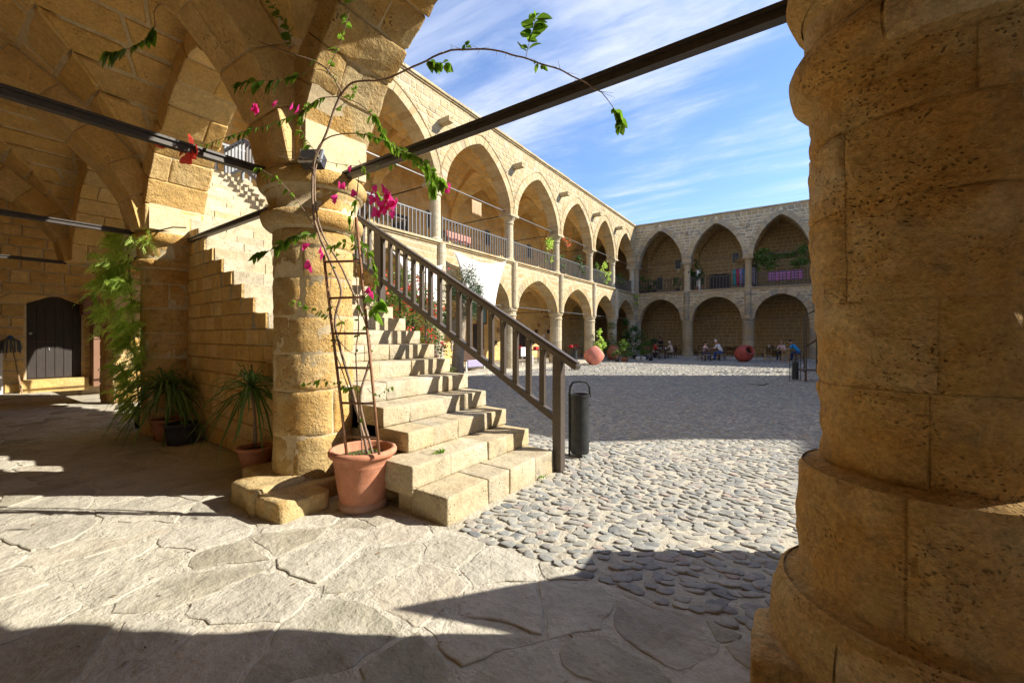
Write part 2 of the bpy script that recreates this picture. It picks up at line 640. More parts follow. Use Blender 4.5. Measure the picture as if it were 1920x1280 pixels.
def leaf_mat(name, c0, c1, trans=0.35, rough=0.5):
    m, nt, b = new_mat(name)
    at = nt.nodes.new('ShaderNodeAttribute'); at.attribute_name = 'tint'
    geo = nt.nodes.new('ShaderNodeNewGeometry')
    n = nz(nt, geo.outputs['Position'], 18, 3)
    col = mixc(nt, at.outputs['Fac'], c0, c1)
    col = mixc(nt, 0.5, col, ramp(nt, n, [(0.3, 0.65), (0.7, 1.3)]), 'MULTIPLY')
    nt.links.new(col, b.inputs['Base Color'])
    b.inputs['Roughness'].default_value = rough
    b.inputs['Specular IOR Level'].default_value = 0.3
    tr = nt.nodes.new('ShaderNodeBsdfTranslucent')
    nt.links.new(mixc(nt, 0.5, col, (c1[0] * 1.4, c1[1] * 1.5, c1[2] * 0.8)), tr.inputs['Color'])
    mx = nt.nodes.new('ShaderNodeMixShader'); mx.inputs[0].default_value = trans
    out = nt.nodes['Material Output']
    nt.links.new(b.outputs[0], mx.inputs[1]); nt.links.new(tr.outputs[0], mx.inputs[2])
    nt.links.new(mx.outputs[0], out.inputs['Surface'])
    return m


LIME = [(0.42, 0.33, 0.195), (0.50, 0.405, 0.255), (0.39, 0.28, 0.145), (0.53, 0.445, 0.30), (0.45, 0.345, 0.19), (0.34, 0.285, 0.19), (0.48, 0.38, 0.22)]
M = {}
M['wall'] = stone_mat('limestone_wall', LIME, (0.47, 0.36, 0.19), 0.4, (0.24, 0.20, 0.145), 0.4, bump=0.35, bscale=0.6, stretch=0.55)
M['wall_far'] = stone_mat('limestone_far', [(0.40, 0.325, 0.215), (0.48, 0.395, 0.27), (0.36, 0.27, 0.155), (0.29, 0.26, 0.21), (0.45, 0.36, 0.23), (0.25, 0.23, 0.195), (0.42, 0.34, 0.22)],
                          (0.42, 0.31, 0.16), 0.35, (0.2, 0.175, 0.14), 0.3, bump=0.3, bscale=0.5)
M['mortar'] = stone_mat('lime_mortar', [(0.52, 0.43, 0.28), (0.50, 0.41, 0.26)], (0.46, 0.37, 0.22), 0.4, bump=0.5, pits=0.1)
M['mortar_ochre'] = stone_mat('ochre_mortar', [(0.58, 0.42, 0.21), (0.54, 0.38, 0.18)], (0.50, 0.32, 0.12), 0.7, (0.2, 0.16, 0.1), 0.6, bump=1.0, pits=0.4, bdist=0.03)
M['mortar_light'] = stone_mat('pale_mortar', [(0.68, 0.59, 0.43), (0.64, 0.55, 0.39)], (0.6, 0.5, 0.34), 0.4, bump=0.3, pits=0.1)
M['mortar_wall'] = stone_mat('wall_mortar', [(0.60, 0.50, 0.33), (0.55, 0.45, 0.29)], (0.5, 0.4, 0.24), 0.4, bump=0.3, pits=0.1)
NEAR = [(0.66, 0.45, 0.19), (0.70, 0.51, 0.26), (0.60, 0.38, 0.13), (0.72, 0.56, 0.33), (0.63, 0.41, 0.15)]
M['pillar'] = stone_mat('ochre_limestone', NEAR, (0.60, 0.33, 0.09), 0.9, (0.24, 0.185, 0.11), 0.9, bump=1.0, bscale=1.25, stretch=1.2,
                        pits=0.8, patch_scale=2.3, bdist=0.035, pit_scale=46, grain=0.8)
M['pillar_light'] = stone_mat('pale_limestone', [(0.52, 0.41, 0.22), (0.47, 0.335, 0.15), (0.55, 0.45, 0.27)], (0.50, 0.29, 0.08), 0.85, (0.2, 0.16, 0.09), 0.4,
                              bump=0.9, bscale=1.2, pits=0.9, patch_scale=2.2, bdist=0.025)
M['vault'] = stone_mat('vault_limestone', [(0.70, 0.49, 0.21), (0.63, 0.42, 0.15), (0.73, 0.55, 0.28), (0.54, 0.36, 0.14), (0.64, 0.49, 0.25)], (0.66, 0.40, 0.13), 0.5,
                       (0.20, 0.15, 0.085), 0.4, bump=0.7, bscale=0.9, patch_scale=1.3, bdist=0.03, pits=0.7)
M['step'] = stone_mat('step_limestone', [(0.50, 0.445, 0.33), (0.43, 0.37, 0.26), (0.54, 0.49, 0.38), (0.47, 0.39, 0.25), (0.38, 0.34, 0.26), (0.52, 0.46, 0.34)], (0.46, 0.35, 0.19), 0.45,
                      (0.19, 0.17, 0.13), 0.7, bump=0.6, bscale=1.2, pits=0.8, patch_scale=2.4, bdist=0.02)
M['flag'] = stone_mat('flagstone', [(0.42, 0.39, 0.32), (0.46, 0.43, 0.355), (0.31, 0.285, 0.22), (0.44, 0.39, 0.31), (0.48, 0.45, 0.38), (0.37, 0.345, 0.29), (0.28, 0.26, 0.19), (0.49, 0.46, 0.39), (0.34, 0.30, 0.235)],
                      (0.50, 0.47, 0.395), 0.6, (0.25, 0.225, 0.18), 0.5, bump=1.0, bscale=0.6, pits=0.15, patch_scale=2.4, bdist=0.025, grain=0.28)
M['grout'] = stone_mat('floor_mortar', [(0.51, 0.48, 0.405), (0.47, 0.44, 0.36)], (0.42, 0.385, 0.31), 0.5, (0.22, 0.19, 0.15), 0.3, bump=1.0, bscale=1.0, pits=0.2, bdist=0.03, grain=0.3)
M['cobble'] = stone_mat('river_cobble', [(0.19, 0.20, 0.20), (0.30, 0.30, 0.28), (0.24, 0.25, 0.245), (0.38, 0.355, 0.30), (0.165, 0.18, 0.19), (0.34, 0.325, 0.285), (0.27, 0.275, 0.265), (0.42, 0.385, 0.32), (0.22, 0.235, 0.24), (0.37, 0.28, 0.235)],
                        (0.36, 0.345, 0.295), 0.5, (0.40, 0.37, 0.305), 0.45, bump=0.35, bscale=1.0, pits=0.15, rough=0.8, patch_scale=5)
M['sand'] = stone_mat('sandy_mortar', [(0.46, 0.43, 0.35), (0.43, 0.395, 0.315)], (0.39, 0.355, 0.285), 0.5, (0.25, 0.225, 0.18), 0.3, bump=0.9, bscale=1.2, pits=0.2, bdist=0.025, grain=0.35)
M['ground'] = plain('bare_ground', (0.3, 0.26, 0.2), 0.95, var=0.3, scale=0.4)
M['iron'] = plain('dark_painted_iron', (0.055, 0.045, 0.038), 0.45, 0.0, 0.25, 30, 0.15)
M['iron_grey'] = plain('grey_painted_iron', (0.13, 0.135, 0.14), 0.4, 0.3, 0.2, 30, 0.1)
M['rail'] = plain('brown_painted_metal', (0.075, 0.060, 0.050), 0.42, 0.0, 0.2, 25, 0.1)
M['bin'] = plain('black_bin_metal', (0.028, 0.031, 0.034), 0.5, 0.2, 0.5, 14, 0.2)
M['terra'] = stone_mat('terracotta', [(0.47, 0.195, 0.115), (0.50, 0.22, 0.13)], (0.53, 0.27, 0.18), 0.45, (0.36, 0.22, 0.15), 0.45, bump=0.25, bscale=1.6, pits=0.1, rough=0.8, patch_scale=5, bdist=0.008, grain=0.25)
M['terra_dark'] = plain('terracotta_dusty', (0.42, 0.25, 0.18), 0.9, 0.0, 0.25, 12, 0.4)
M['plastic'] = plain('dark_plastic_pot', (0.045, 0.045, 0.055), 0.5, 0.0, 0.2, 9)
M['soil'] = plain('potting_soil', (0.09, 0.06, 0.04), 1.0, 0.0, 0.5, 60, 1.0, bdist=0.02)
M['wood'] = plain('weathered_wood', (0.30, 0.20, 0.12), 0.7, 0.0, 0.35, 12, 0.3, streak=(8, 8, 0.8))
M['darkwood'] = plain('dark_wood', (0.075, 0.04, 0.025), 0.5, 0.0, 0.3, 14, 0.2)
M['door'] = plain('dark_door_wood', (0.035, 0.027, 0.023), 0.6, 0.0, 0.35, 12, 0.2, streak=(6, 6, 0.5))
M['cabinet'] = plain('brown_cabinet', (0.22, 0.115, 0.07), 0.6, 0.0, 0.15, 5)
M['pale'] = plain('chair_wood', (0.42, 0.27, 0.13), 0.6, 0.0, 0.2, 12)
M['rush'] = plain('rush_seat', (0.40, 0.30, 0.17), 0.8, 0.0, 0.3, 60, 0.4)
M['white'] = plain('white_canvas', (0.80, 0.79, 0.77), 0.8, 0.0, 0.04, 6, 0.3)
M['steel'] = plain('lamp_metal', (0.45, 0.46, 0.47), 0.35, 0.6, 0.1, 9)
M['lampblack'] = plain('lamp_black', (0.03, 0.03, 0.03), 0.4, 0.0, 0.2, 9)
M['stem'] = plain('vine_bark', (0.24, 0.17, 0.12), 0.85, 0.0, 0.35, 30, 0.4)
M['twig'] = plain('green_twig', (0.16, 0.20, 0.07), 0.7, 0.0, 0.3, 30)
M['leaf'] = leaf_mat('vine_leaf', (0.04, 0.11, 0.015), (0.22, 0.38, 0.05), 0.5)
M['dark_leaf'] = leaf_mat('dark_leaf', (0.02, 0.055, 0.015), (0.06, 0.13, 0.03), 0.25)
M['fern_leaf'] = leaf_mat('fern_leaf', (0.13, 0.25, 0.03), (0.66, 0.82, 0.24), 0.5)
M['strap_leaf'] = leaf_mat('strap_leaf', (0.06, 0.13, 0.04), (0.20, 0.32, 0.10), 0.3, 0.4)
M['bush_leaf'] = leaf_mat('bush_leaf', (0.05, 0.11, 0.02), (0.15, 0.24, 0.05), 0.35)
M['needle'] = leaf_mat('needle', (0.03, 0.07, 0.035), (0.08, 0.13, 0.06), 0.2)
M['magenta'] = leaf_mat('magenta_bract', (0.62, 0.015, 0.22), (0.85, 0.06, 0.42), 0.4)
M['redbract'] = leaf_mat('red_bract', (0.70, 0.05, 0.05), (0.85, 0.12, 0.12), 0.4)
M['orange'] = leaf_mat('orange_bract', (0.72, 0.09, 0.05), (0.85, 0.2, 0.12), 0.35)
M['glass'] = plain('dark_window', (0.02, 0.02, 0.025), 0.5, 0.0, 0.2, 3, spec=0.6)
M['redjar'] = plain('red_glazed_clay', (0.36, 0.07, 0.055), 0.55, 0.0, 0.3, 5, 0.2)
M['pinkjar'] = plain('faded_red_clay', (0.55, 0.20, 0.15), 0.85, 0.0, 0.25, 4, 0.3)
M['brownjar'] = plain('brown_clay', (0.33, 0.13, 0.08), 0.85, 0.0, 0.25, 4, 0.3)
M['dark'] = plain('dark_inside', (0.02, 0.015, 0.012), 0.9)
M['skin'] = plain('skin', (0.50, 0.29, 0.20), 0.6, 0.0, 0.06, 8)


def cloth(name, col):
    k = 'cloth_' + name
    if k not in M: M[k] = plain(name + '_cloth', col, 0.85, 0.0, 0.08, 20, 0.2)
    return M[k]
# ------------------------------------------------------------------ ground sheets
def grid_sheet(name, xs, ys, fz, mat, kind='structure', rough=0.0, ns=5):
    vs, fs = [], []
    for y in ys:
        for x in xs:
            z = fz(x, y)
            if rough: z += rough * (noise.noise(Vector((x * ns, y * ns, 0))) + 0.5 * noise.noise(Vector((x * ns * 2.6, y * ns * 2.6, 3))))
            vs.append((x, y, z))
    w = len(xs)
    for j in range(len(ys) - 1):
        for i in range(w - 1):
            fs.append((j * w + i, j * w + i + 1, (j + 1) * w + i + 1, (j + 1) * w + i))
    o = mesh_obj(name, vs, fs, mat, smooth=True, tints=0.5)
    o['kind'] = kind
    return o


def lin(a, b, n): return [a + (b - a) * i / n for i in range(n + 1)]


grid_sheet('ground', lin(-400, 400, 4), lin(-400, 400, 4), lambda x, y: -0.6, M['ground'])
court = grid_sheet('courtyard', lin(-10.6, 16, 130), [1.9 + 0.06 * i for i in range(80)] + lin(6.72, 32.6, 90),
                   lambda x, y: gz(x, y) - 0.004, M['sand'], rough=0.006, ns=6)
floor = grid_sheet('arcade_floor', lin(-14.2, 8, 220), lin(-1.8, 1.94, 46), lambda x, y: -0.0015, M['grout'], rough=0.006, ns=7)


# flagstones: irregular cells
def clip(poly, nx, ny, c):
    out = []
    for i in range(len(poly)):
        a, b = poly[i], poly[(i + 1) % len(poly)]
        da, db = a[0] * nx + a[1] * ny - c, b[0] * nx + b[1] * ny - c
        if da <= 0: out.append(a)
        if da * db < 0:
            t = da / (da - db)
            out.append((a[0] + (b[0] - a[0]) * t, a[1] + (b[1] - a[1]) * t))
    return out


def cells(x0, x1, y0, y1, sx, sy, gap, merge=0.0):
    seeds = []
    ny, nx = int((y1 - y0) / sy), int((x1 - x0) / sx)
    for j in range(-1, ny + 1):
        for i in range(-1, nx + 1):
            if rnd.random() < merge: continue
            seeds.append((x0 + (i + 0.5 + 0.5 * (j % 2) + rnd.uniform(-0.42, 0.42)) * sx, y0 + (j + 0.5 + rnd.uniform(-0.42, 0.42)) * sy))
    res = []
    for (sx_, sy_) in seeds:
        poly = [(sx_ - 1.3, sy_ - 1.3), (sx_ + 1.3, sy_ - 1.3), (sx_ + 1.3, sy_ + 1.3), (sx_ - 1.3, sy_ + 1.3)]
        for (ax, ay) in seeds:
            dx, dy = ax - sx_, ay - sy_
            d = math.hypot(dx, dy)
            if d < 1e-6 or d > 2.4: continue
            nx_, ny_ = dx / d, dy / d
            poly = clip(poly, nx_, ny_, (ax + sx_) / 2 * nx_ + (ay + sy_) / 2 * ny_ - gap / 2)
            if len(poly) < 3: break
        for nx_, ny_, c in ((-1, 0, -x0), (1, 0, x1), (0, -1, -y0), (0, 1, y1)):
            if len(poly) >= 3: poly = clip(poly, nx_, ny_, c)
        if len(poly) >= 3: res.append(poly)
    return res


def flag_mesh(poly, zt, fz, seed):
    cx_, cy_ = sum(p[0] for p in poly) / len(poly), sum(p[1] for p in poly) / len(poly)
    ring = []
    for i in range(len(poly)):
        a, b = poly[i], poly[(i + 1) % len(poly)]
        L = math.hypot(b[0] - a[0], b[1] - a[1])
        n = max(1, int(L / 0.05))
        for k in range(n):
            t = k / n
            if k == 0 and n > 1 and rnd.random() < 0.35:
                p_, q_ = poly[i - 1], b
                x = a[0] * 0.8 + p_[0] * 0.1 + q_[0] * 0.1 if L < 0.5 else a[0] * 0.9 + p_[0] * 0.05 + q_[0] * 0.05
                y = a[1] * 0.8 + p_[1] * 0.1 + q_[1] * 0.1 if L < 0.5 else a[1] * 0.9 + p_[1] * 0.05 + q_[1] * 0.05
            else:
                x, y = a[0] + (b[0] - a[0]) * t, a[1] + (b[1] - a[1]) * t
            w = Vector((x * 6, y * 6, seed))
            j = noise.noise(w) * 0.034 + noise.noise(w * 2.7) * 0.02 + noise.noise(w * 6) * 0.008
            l = math.hypot(x - cx_, y - cy_) or 1
            ring.append((x + (x - cx_) / l * (j - 0.008), y + (y - cy_) / l * (j - 0.008)))
    n = len(ring)
    vs, fs = [], []
    tx, ty = rnd.uniform(-0.010, 0.010), rnd.uniform(-0.010, 0.010)

    def top(x, y, d):
        w = Vector((x * 3.2, y * 7.0, seed * 3.1))
        return fz(x, y) + zt + tx * (x - cx_) + ty * (y - cy_) + d + 0.006 * noise.noise(w) + 0.003 * noise.noise(w * 3.1)
    for k, (s, d) in enumerate(((0.0, -0.03), (0.002, -0.003), (0.008, 0.0), (0.06, 0.001))):
        for (x, y) in ring:
            l = math.hypot(x - cx_, y - cy_) or 1
            f = max(0.0, 1 - s / l)
            xx, yy = cx_ + (x - cx_) * f, cy_ + (y - cy_) * f
            vs.append((xx, yy, top(xx, yy, d)))
    for k in range(3):
        for i in range(n):
            i2 = (i + 1) % n
            fs.append((k * n + i, k * n + i2, (k + 1) * n + i2, (k + 1) * n + i))
    vs.append((cx_, cy_, top(cx_, cy_, 0.002)))
    for i in range(n):
        fs.append((3 * n + i, 3 * n + (i + 1) % n, 4 * n))
    return vs, fs


PIL = [(0.36, 1.93, 0.30), (-3.3, 1.95, 0.30), (-6.65, 2.0, 0.30)]
flags = []
for i, poly in enumerate(cells(-13.9, 2.4, -1.6, 1.93, 0.41, 0.25, 0.006, 0.2)):
    cx_, cy_ = sum(p[0] for p in poly) / len(poly), sum(p[1] for p in poly) / len(poly)
    v, f = flag_mesh(poly, rnd.uniform(0.0002, 0.0045), lambda x, y: 0.0, i * 1.7)
    flags.append((v, f, rnd.random()))
emit(flags, 'flagstone', M['flag'], floor, 290, 40, 'paving', smooth=False)


# river cobbles set in mortar
def cobbles():
    pos = []
    y = 1.98
    while y < 32:
        far = y > 9
        st = 1.0 if y < 9 else (1.35 if y < 17 else 2.0)
        dy = 0.061 * st
        xr = 2.6 if y < 3.6 else 0.12 * y + 2.2
        x = -10.2 if y > 3.4 else -1.9
        while x < xr:
            dx = 0.087 * st
            px_, py_ = x + rnd.uniform(-0.36, 0.36) * dx, y + rnd.uniform(-0.42, 0.42) * dy
            x += dx
            if rnd.random() < 0.05: continue
            if py_ < 3.52 and px_ < -1.78: continue
            if math.hypot(px_ - 0.36, py_ - 1.93) < 0.5: continue
            q = project((px_, py_, -0.1))
            if q is None or q[0] < 560 or q[0] > 2500 or q[1] > 1400: continue
            pos.append((px_, py_, st))
        y += dy
    near, mb = [], MB()
    allc = []
    for (x, y, st) in pos:
        dist = math.hypot(x, y)
        n = 10 if dist < 4 else (8 if dist < 7 else 6)
        a = rnd.uniform(0.034, 0.062) * st
        b = min(rnd.uniform(0.022, 0.038) * st, a * 0.85)
        if rnd.random() < 0.10: a *= 1.35; b *= 1.3
        ang = noise.noise(Vector((x * 0.7, y * 0.7, 5))) * 1.6 + rnd.uniform(-0.5, 0.5)
        if rnd.random() < 0.12: ang += 1.2
        ca, sa = math.cos(ang), math.sin(ang)
        h = rnd.uniform(0.0005, 0.008) * min(st, 1.5)
        z0 = gz(x, y)
        rings = ((1.0, -0.02), (0.97, h * 0.35), (0.80, h * 0.82), (0.45, h)) if dist < 7 else ((1.0, -0.02), (0.85, h * 0.7), (0.45, h))
        tx, ty = rnd.uniform(-0.12, 0.12), rnd.uniform(-0.12, 0.12)
        sq = [1 + rnd.uniform(-0.22, 0.2) for _ in range(n)]
        vs, fs = [], []
        for (r, z) in rings:
            for k in range(n):
                t = 2 * math.pi * k / n
                u, w = a * r * math.cos(t) * sq[k], b * r * math.sin(t) * sq[k]
                vs.append((x + u * ca - w * sa, y + u * sa + w * ca, z0 + z + (tx * u + ty * w if z > 0 else 0)))
        for r in range(len(rings) - 1):
            for k in range(n):
                k2 = (k + 1) % n
                fs.append((r * n + k, r * n + k2, (r + 1) * n + k2, (r + 1) * n + k))
        fs.append(tuple((len(rings) - 1) * n + k for k in range(n)))
        allc.append((vs, fs, rnd.random()))
    emit(allc, 'cobblestone', M['cobble'], court, 290, 60, 'cobbles', smooth=True)


cobbles()


# ------------------------------------------------------------------ foreground arcade
def ring_course(parent, cx_, cy_, z0, z1, r0, r1, nseg, mat, name='stone', rough=0.008, nu=14, nv=8, joint=0.007, proud=0.003, a0=None, prof=None, ch=0.018):
    """a course of curved stones around a round pillar"""
    a = rnd.uniform(0, 6.28) if a0 is None else a0
    cuts = [a]
    for i in range(nseg): cuts.append(a + 2 * math.pi * (i + 1 + (rnd.uniform(-0.12, 0.12) if i < nseg - 1 else 0)) / nseg)

    def surf(u, v, d):
        t = (v - z0) / (z1 - z0)
        r = r0 + (r1 - r0) * t + (prof(t) if prof else 0) + d
        return (cx_ + r * math.cos(u), cy_ + r * math.sin(u), v)
    for i in range(nseg):
        u0, u1 = cuts[i] + joint / r0 / 2, cuts[i + 1] - joint / r0 / 2
        q = [(u0, z0 + joint / 2), (u1, z0 + joint / 2), (u1, z1 - joint / 2), (u0, z1 - joint / 2)]
        v, f = stone(surf, q, (u1 - u0) * r0, z1 - z0, proud + rnd.uniform(-0.004, 0.004), -0.004, ch * 0.5, rough, nu, nv, ns=5.5)
        mesh_obj(name, v, f, mat, parent, smooth=True, tints=rnd.random())


def core_column(parent, cx_, cy_, prof, mat, name='core'):
    MB().lathe(prof, (cx_, cy_, 0), 32, 0.4).build(name, mat, parent, smooth=True)


rp = empty('stone_pillar', (0.36, 1.93, 0), 'massive weathered ochre stone pillar filling the right edge of the view', 'pillar')
x_, y_ = 0.36, 1.93
core_column(rp, x_, y_, [(r_ + 0.0032, z_) for r_, z_ in [(0.415, -0.05), (0.425, 0.12), (0.414, 0.32), (0.343, 0.345), (0.338, 0.74), (0.268, 0.76), (0.279, 0.95), (0.297, 1.3), (0.305, 1.61), (0.310, 2.04), (0.345, 2.05), (0.372, 2.12), (0.345, 2.20), (0.322, 2.21), (0.322, 2.35), (0.335, 2.36), (0.365, 2.44), (0.34, 2.52), (0.3, 2.56)]], M['pillar'])
bulge = lambda a: (lambda t: a * math.sin(math.pi * t) ** 0.6 if 0 < t < 1 else 0)
ring_course(rp, x_, y_, 0.0, 0.335, 0.418, 0.400, 5, M['pillar'], 'base_stone', 0.012, 22, 12, prof=bulge(0.028), a0=0.4, ch=0.03)
ring_course(rp, x_, y_, 0.34, 0.75, 0.350, 0.345, 4, M['pillar'], 'base_stone', 0.014, 22, 14, a0=1.1, ch=0.03)
zs = [0.76, 1.04, 1.31, 1.61, 1.86, 2.045]
rr_ = [0.277, 0.293, 0.305, 0.313, 0.316, 0.318]
for i in range(5):
    ring_course(rp, x_, y_, zs[i], zs[i + 1], rr_[i], rr_[i + 1], 3, M['pillar'], 'stone', 0.020, 34, 18, joint=0.004,
                a0=(0.2, 2.55, -0.35, 1.9, 0.6)[i], ch=0.012, proud=0.003)
ring_course(rp, x_, y_, 2.045, 2.20, 0.335, 0.345, 3, M['pillar'], 'capital_stone', 0.010, 22, 10, prof=bulge(0.04), a0=2.15, ch=0.03)
ring_course(rp, x_, y_, 2.205, 2.35, 0.325, 0.325, 4, M['pillar'], 'capital_stone', 0.010, 20, 8, a0=0.78)
ring_course(rp, x_, y_, 2.355, 2.52, 0.34, 0.355, 4, M['pillar'], 'capital_stone', 0.010, 20, 8, prof=bulge(0.035), a0=0.7)
v, f = rock(boxc(-0.13, 0.15, 1.62, 1.94, -0.03, 0.13), 7, 0.14, 0.02)
mesh_obj('plinth_stone', v, f, M['pillar'], rp, True, 0.6)

cp = empty('stone_pillar', (-3.3, 1.95, 0), 'round sunlit stone pillar with a vine and a ladder in front of it, beside the stair foot', 'pillar')
x_, y_ = -3.3, 1.95
core_column(cp, x_, y_, [(0.304, -0.02), (0.304, 0.2), (0.294, 0.4), (0.294, 2.03), (0.335, 2.05), (0.372, 2.11), (0.355, 2.17), (0.335, 2.18), (0.33, 2.25), (0.36, 2.34), (0.382, 2.345), (0.385, 2.46), (0.3, 2.56)], M['mortar_wall'])
zs = [0.12, 0.44, 0.79, 1.075, 1.36, 1.66, 1.90, 2.04]
for i in range(7):
    ring_course(cp, x_, y_, zs[i], zs[i + 1], 0.305 if i == 0 else 0.295, 0.295, 3, M['pillar_light'] if i in (0, 6) else M['pillar'] if False else M['pillar_light'], 'stone',
                0.010, 20, 12, a0=(0.9, 4.0, 2.2, 0.3, 3.4, 1.2, 2.9)[i], ch=0.016)
ring_course(cp, x_, y_, 2.045, 2.17, 0.335, 0.355, 3, M['pillar_light'], 'capital_stone', 0.010, 20, 10, prof=bulge(0.035), ch=0.025)
ring_course(cp, x_, y_, 2.175, 2.34, 0.335, 0.36, 3, M['pillar_light'], 'capital_stone', 0.010, 18, 8, prof=lambda t: -0.02 * math.sin(math.pi * t))
ring_course(cp, x_, y_, 2.345, 2.47, 0.38, 0.385, 4, M['pillar_light'], 'capital_stone', 0.012, 20, 8, prof=bulge(0.02))
for c in (boxc(-3.10, -2.72, 1.38, 1.72, -0.02, 0.13), boxc(-3.42, -3.02, 1.36, 1.74, -0.02, 0.16), boxc(-3.72, -3.36, 1.58, 2.1, -0.02, 0.15), boxc(-3.4, -2.9, 1.6, 2.2, -0.02, 0.125)):
    v, f = rock(c, 7, 0.12, 0.035, 4)
    mesh_obj('base_block', v, f, M['pillar_light'], cp, True, rnd.random())

lp = empty('stone_pillar', (-6.65, 2.0, 0), 'round stone pillar carrying a spotlight, with potted plants and a hanging fern at its foot', 'pillar')
x_, y_ = -6.65, 2.0
core_column(lp, x_, y_, [(0.305, -0.02), (0.294, 0.35), (0.294, 2.03), (0.33, 2.05), (0.34, 2.14), (0.325, 2.16), (0.34, 2.33), (0.37, 2.34), (0.372, 2.45), (0.3, 2.56)], M['mortar_wall'])
zs = [0.0, 0.32, 0.6, 0.95, 1.25, 1.55, 1.85, 2.04]
for i in range(7):
    ring_course(lp, x_, y_, zs[i], zs[i + 1], 0.31 if i == 0 else 0.295, 0.295, 3, M['pillar'], 'stone', 0.007, 12, 6)
ring_course(lp, x_, y_, 2.045, 2.15, 0.33, 0.34, 3, M['pillar'], 'capital_stone', 0.006, 12, 6, prof=bulge(0.03), ch=0.02)
ring_course(lp, x_, y_, 2.155, 2.33, 0.325, 0.345, 3, M['pillar'], 'capital_stone', 0.006, 12, 6)
ring_course(lp, x_, y_, 2.335, 2.46, 0.37, 0.375, 4, M['pillar'], 'capital_stone', 0.006, 12, 6, prof=bulge(0.02))

# corner pier of the courtyard
pier = empty('stone_pier', (-10.57, 2.65, 0), 'square corner pier of ochre stone blocks behind the fern, right of the dark door', 'pier')
MB().box(-11.04, -10.12, 2.22, 3.08, -0.2, 2.52).build('core', M['mortar_wall'], pier)
its = masonry(plane_surf((-11.04, 2.22, 0), (1, 0, 0), (0, -1, 0)), 0, 0.92, 0.0, 2.3, (0.24, 0.32), (0.34, 0.55), proud=0.014, rough=0.006, nu=6, nv=5)
its += masonry(plane_surf((-10.12, 2.22, 0), (0, 1, 0), (1, 0, 0)), 0, 0.86, 0.0, 2.3, (0.24, 0.32), (0.34, 0.55), proud=0.014, rough=0.006, nu=6, nv=5)
emit(its, 'stone', M['pillar'], pier, 200, 10)
for z0, z1, e in ((2.3, 2.4, 0.06), (2.4, 2.52, 0.10)):
    v, f = rock(boxc(-11.04 - e, -10.12 + e, 2.22 - e, 3.08 + e, z0, z1), 4, 0.08, 0.01)
    mesh_obj('capital_stone', v, f, M['pillar'], pier, False, 0.4)

# arches, vaults and walls of the arcade
arc = empty('arcade_building', (-5, 0, 0), 'vaulted stone arcade overhead with pointed arches, seen from inside', 'building')
SPR, RISE = 2.5, 1.62
XS = [7.68, 4.02, 0.36, -3.3, -6.65, -10.5, -13.9]


def arch_band(parent, xc, half, rise, spr, axis, lo, hi, ring, matv, name, stones=True, n=4, vl=0.3, top=5.2, jit=0.010, corem=None):
    """an arch over the direction axis ('x' or 'y') centred at xc, thick from lo to hi across"""
    cur = Curve2(arch_tab(half, rise))

    def P(a, z, c):
        return (a, c, z) if axis == 'x' else (c, a, z)
    mb = MB()
    pts = cur.p
    for (x0, z0), (x1, z1) in zip(pts[:-1], pts[1:]):
        e = 0.014
        lo2, hi2 = lo + 0.015, hi - 0.015
        s0, s1 = cur.nrm(cur.s[pts.index((x0, z0))]), cur.nrm(cur.s[pts.index((x1, z1))])
        a0, b0, a1, b1 = xc + x0 + s0[0] * e, spr + z0 + s0[1] * e, xc + x1 + s1[0] * e, spr + z1 + s1[1] * e
        mb.hexa([P(a0, b0, lo2), P(a1, b1, lo2), P(a1, b1, hi2), P(a0, b0, hi2), P(a0, top, lo2), P(a1, top, lo2), P(a1, top, hi2), P(a0, top, hi2)], 0.4)
    mb.build('arch_core', corem or M['mortar_wall'], parent)
    if not stones: return
    k = max(3, round(cur.L / vl))
    if k % 2 == 0: k += 1
    out = []
    for i in range(k):
        s0, s1 = cur.L * i / k + 0.003, cur.L * (i + 1) / k - 0.003
        rg = ring * rnd.uniform(0.92, 1.1)
        p0, p1 = cur.at(s0), cur.at(s1)
        n0, n1 = cur.nrm(s0, 0.06), cur.nrm(s1, 0.06)
        j = rnd.uniform(-jit, jit)
        pr = rnd.uniform(0, jit)
        def Q(p, nn, r): return (xc + p[0] + nn[0] * (r + j), spr + p[1] + nn[1] * (r + j))
        splits = [lo - pr, (lo + hi) / 2 + rnd.uniform(-0.12, 0.12), hi + pr] if hi - lo > 0.45 and i % 2 == 0 else [lo - pr, hi + pr]
        for c0, c1 in zip(splits[:-1], splits[1:]):
            A, B, C_, D = Q(p0, n0, 0), Q(p1, n1, 0), Q(p1, n1, rg), Q(p0, n0, rg)
            c = [P(A[0], A[1], c0 + 0.003), P(B[0], B[1], c0 + 0.003), P(C_[0], C_[1], c0 + 0.003), P(D[0], D[1], c0 + 0.003),
                 P(A[0], A[1], c1 - 0.003), P(B[0], B[1], c1 - 0.003), P(C_[0], C_[1], c1 - 0.003), P(D[0], D[1], c1 - 0.003)]
            v, f = rock(c, n, 0.05, jit * 0.8, 6)
            out.append((v, f, rnd.random()))
    emit(out, name, matv, parent, 290, 10, 'voussoirs')


for i in range(6):
    xa, xb = XS[i + 1], XS[i]
    xc = (xa + xb) / 2
    half = (xb - xa) / 2 - 0.28
    near = 2 <= i <= 4
    if i == 4: xa = -10.12; xc = (xa + xb) / 2 - 0.0; half = (xb - xa) / 2 - 0.28 + 0.14
    if i == 5: continue
    p = empty('arcade_arch', (xc, 1.95, 0), parent=arc)
    p.location = (xc + 5, 1.95, 0)
    arch_band(p, xc, half, RISE, SPR - 0.02, 'x', 1.66, 2.24, 0.34, M['pillar_light'] if i == 2 else M['vault'], 'voussoir', near, 5 if i in (2, 3) else 3, 0.30, jit=0.02 if i == 2 else 0.012)
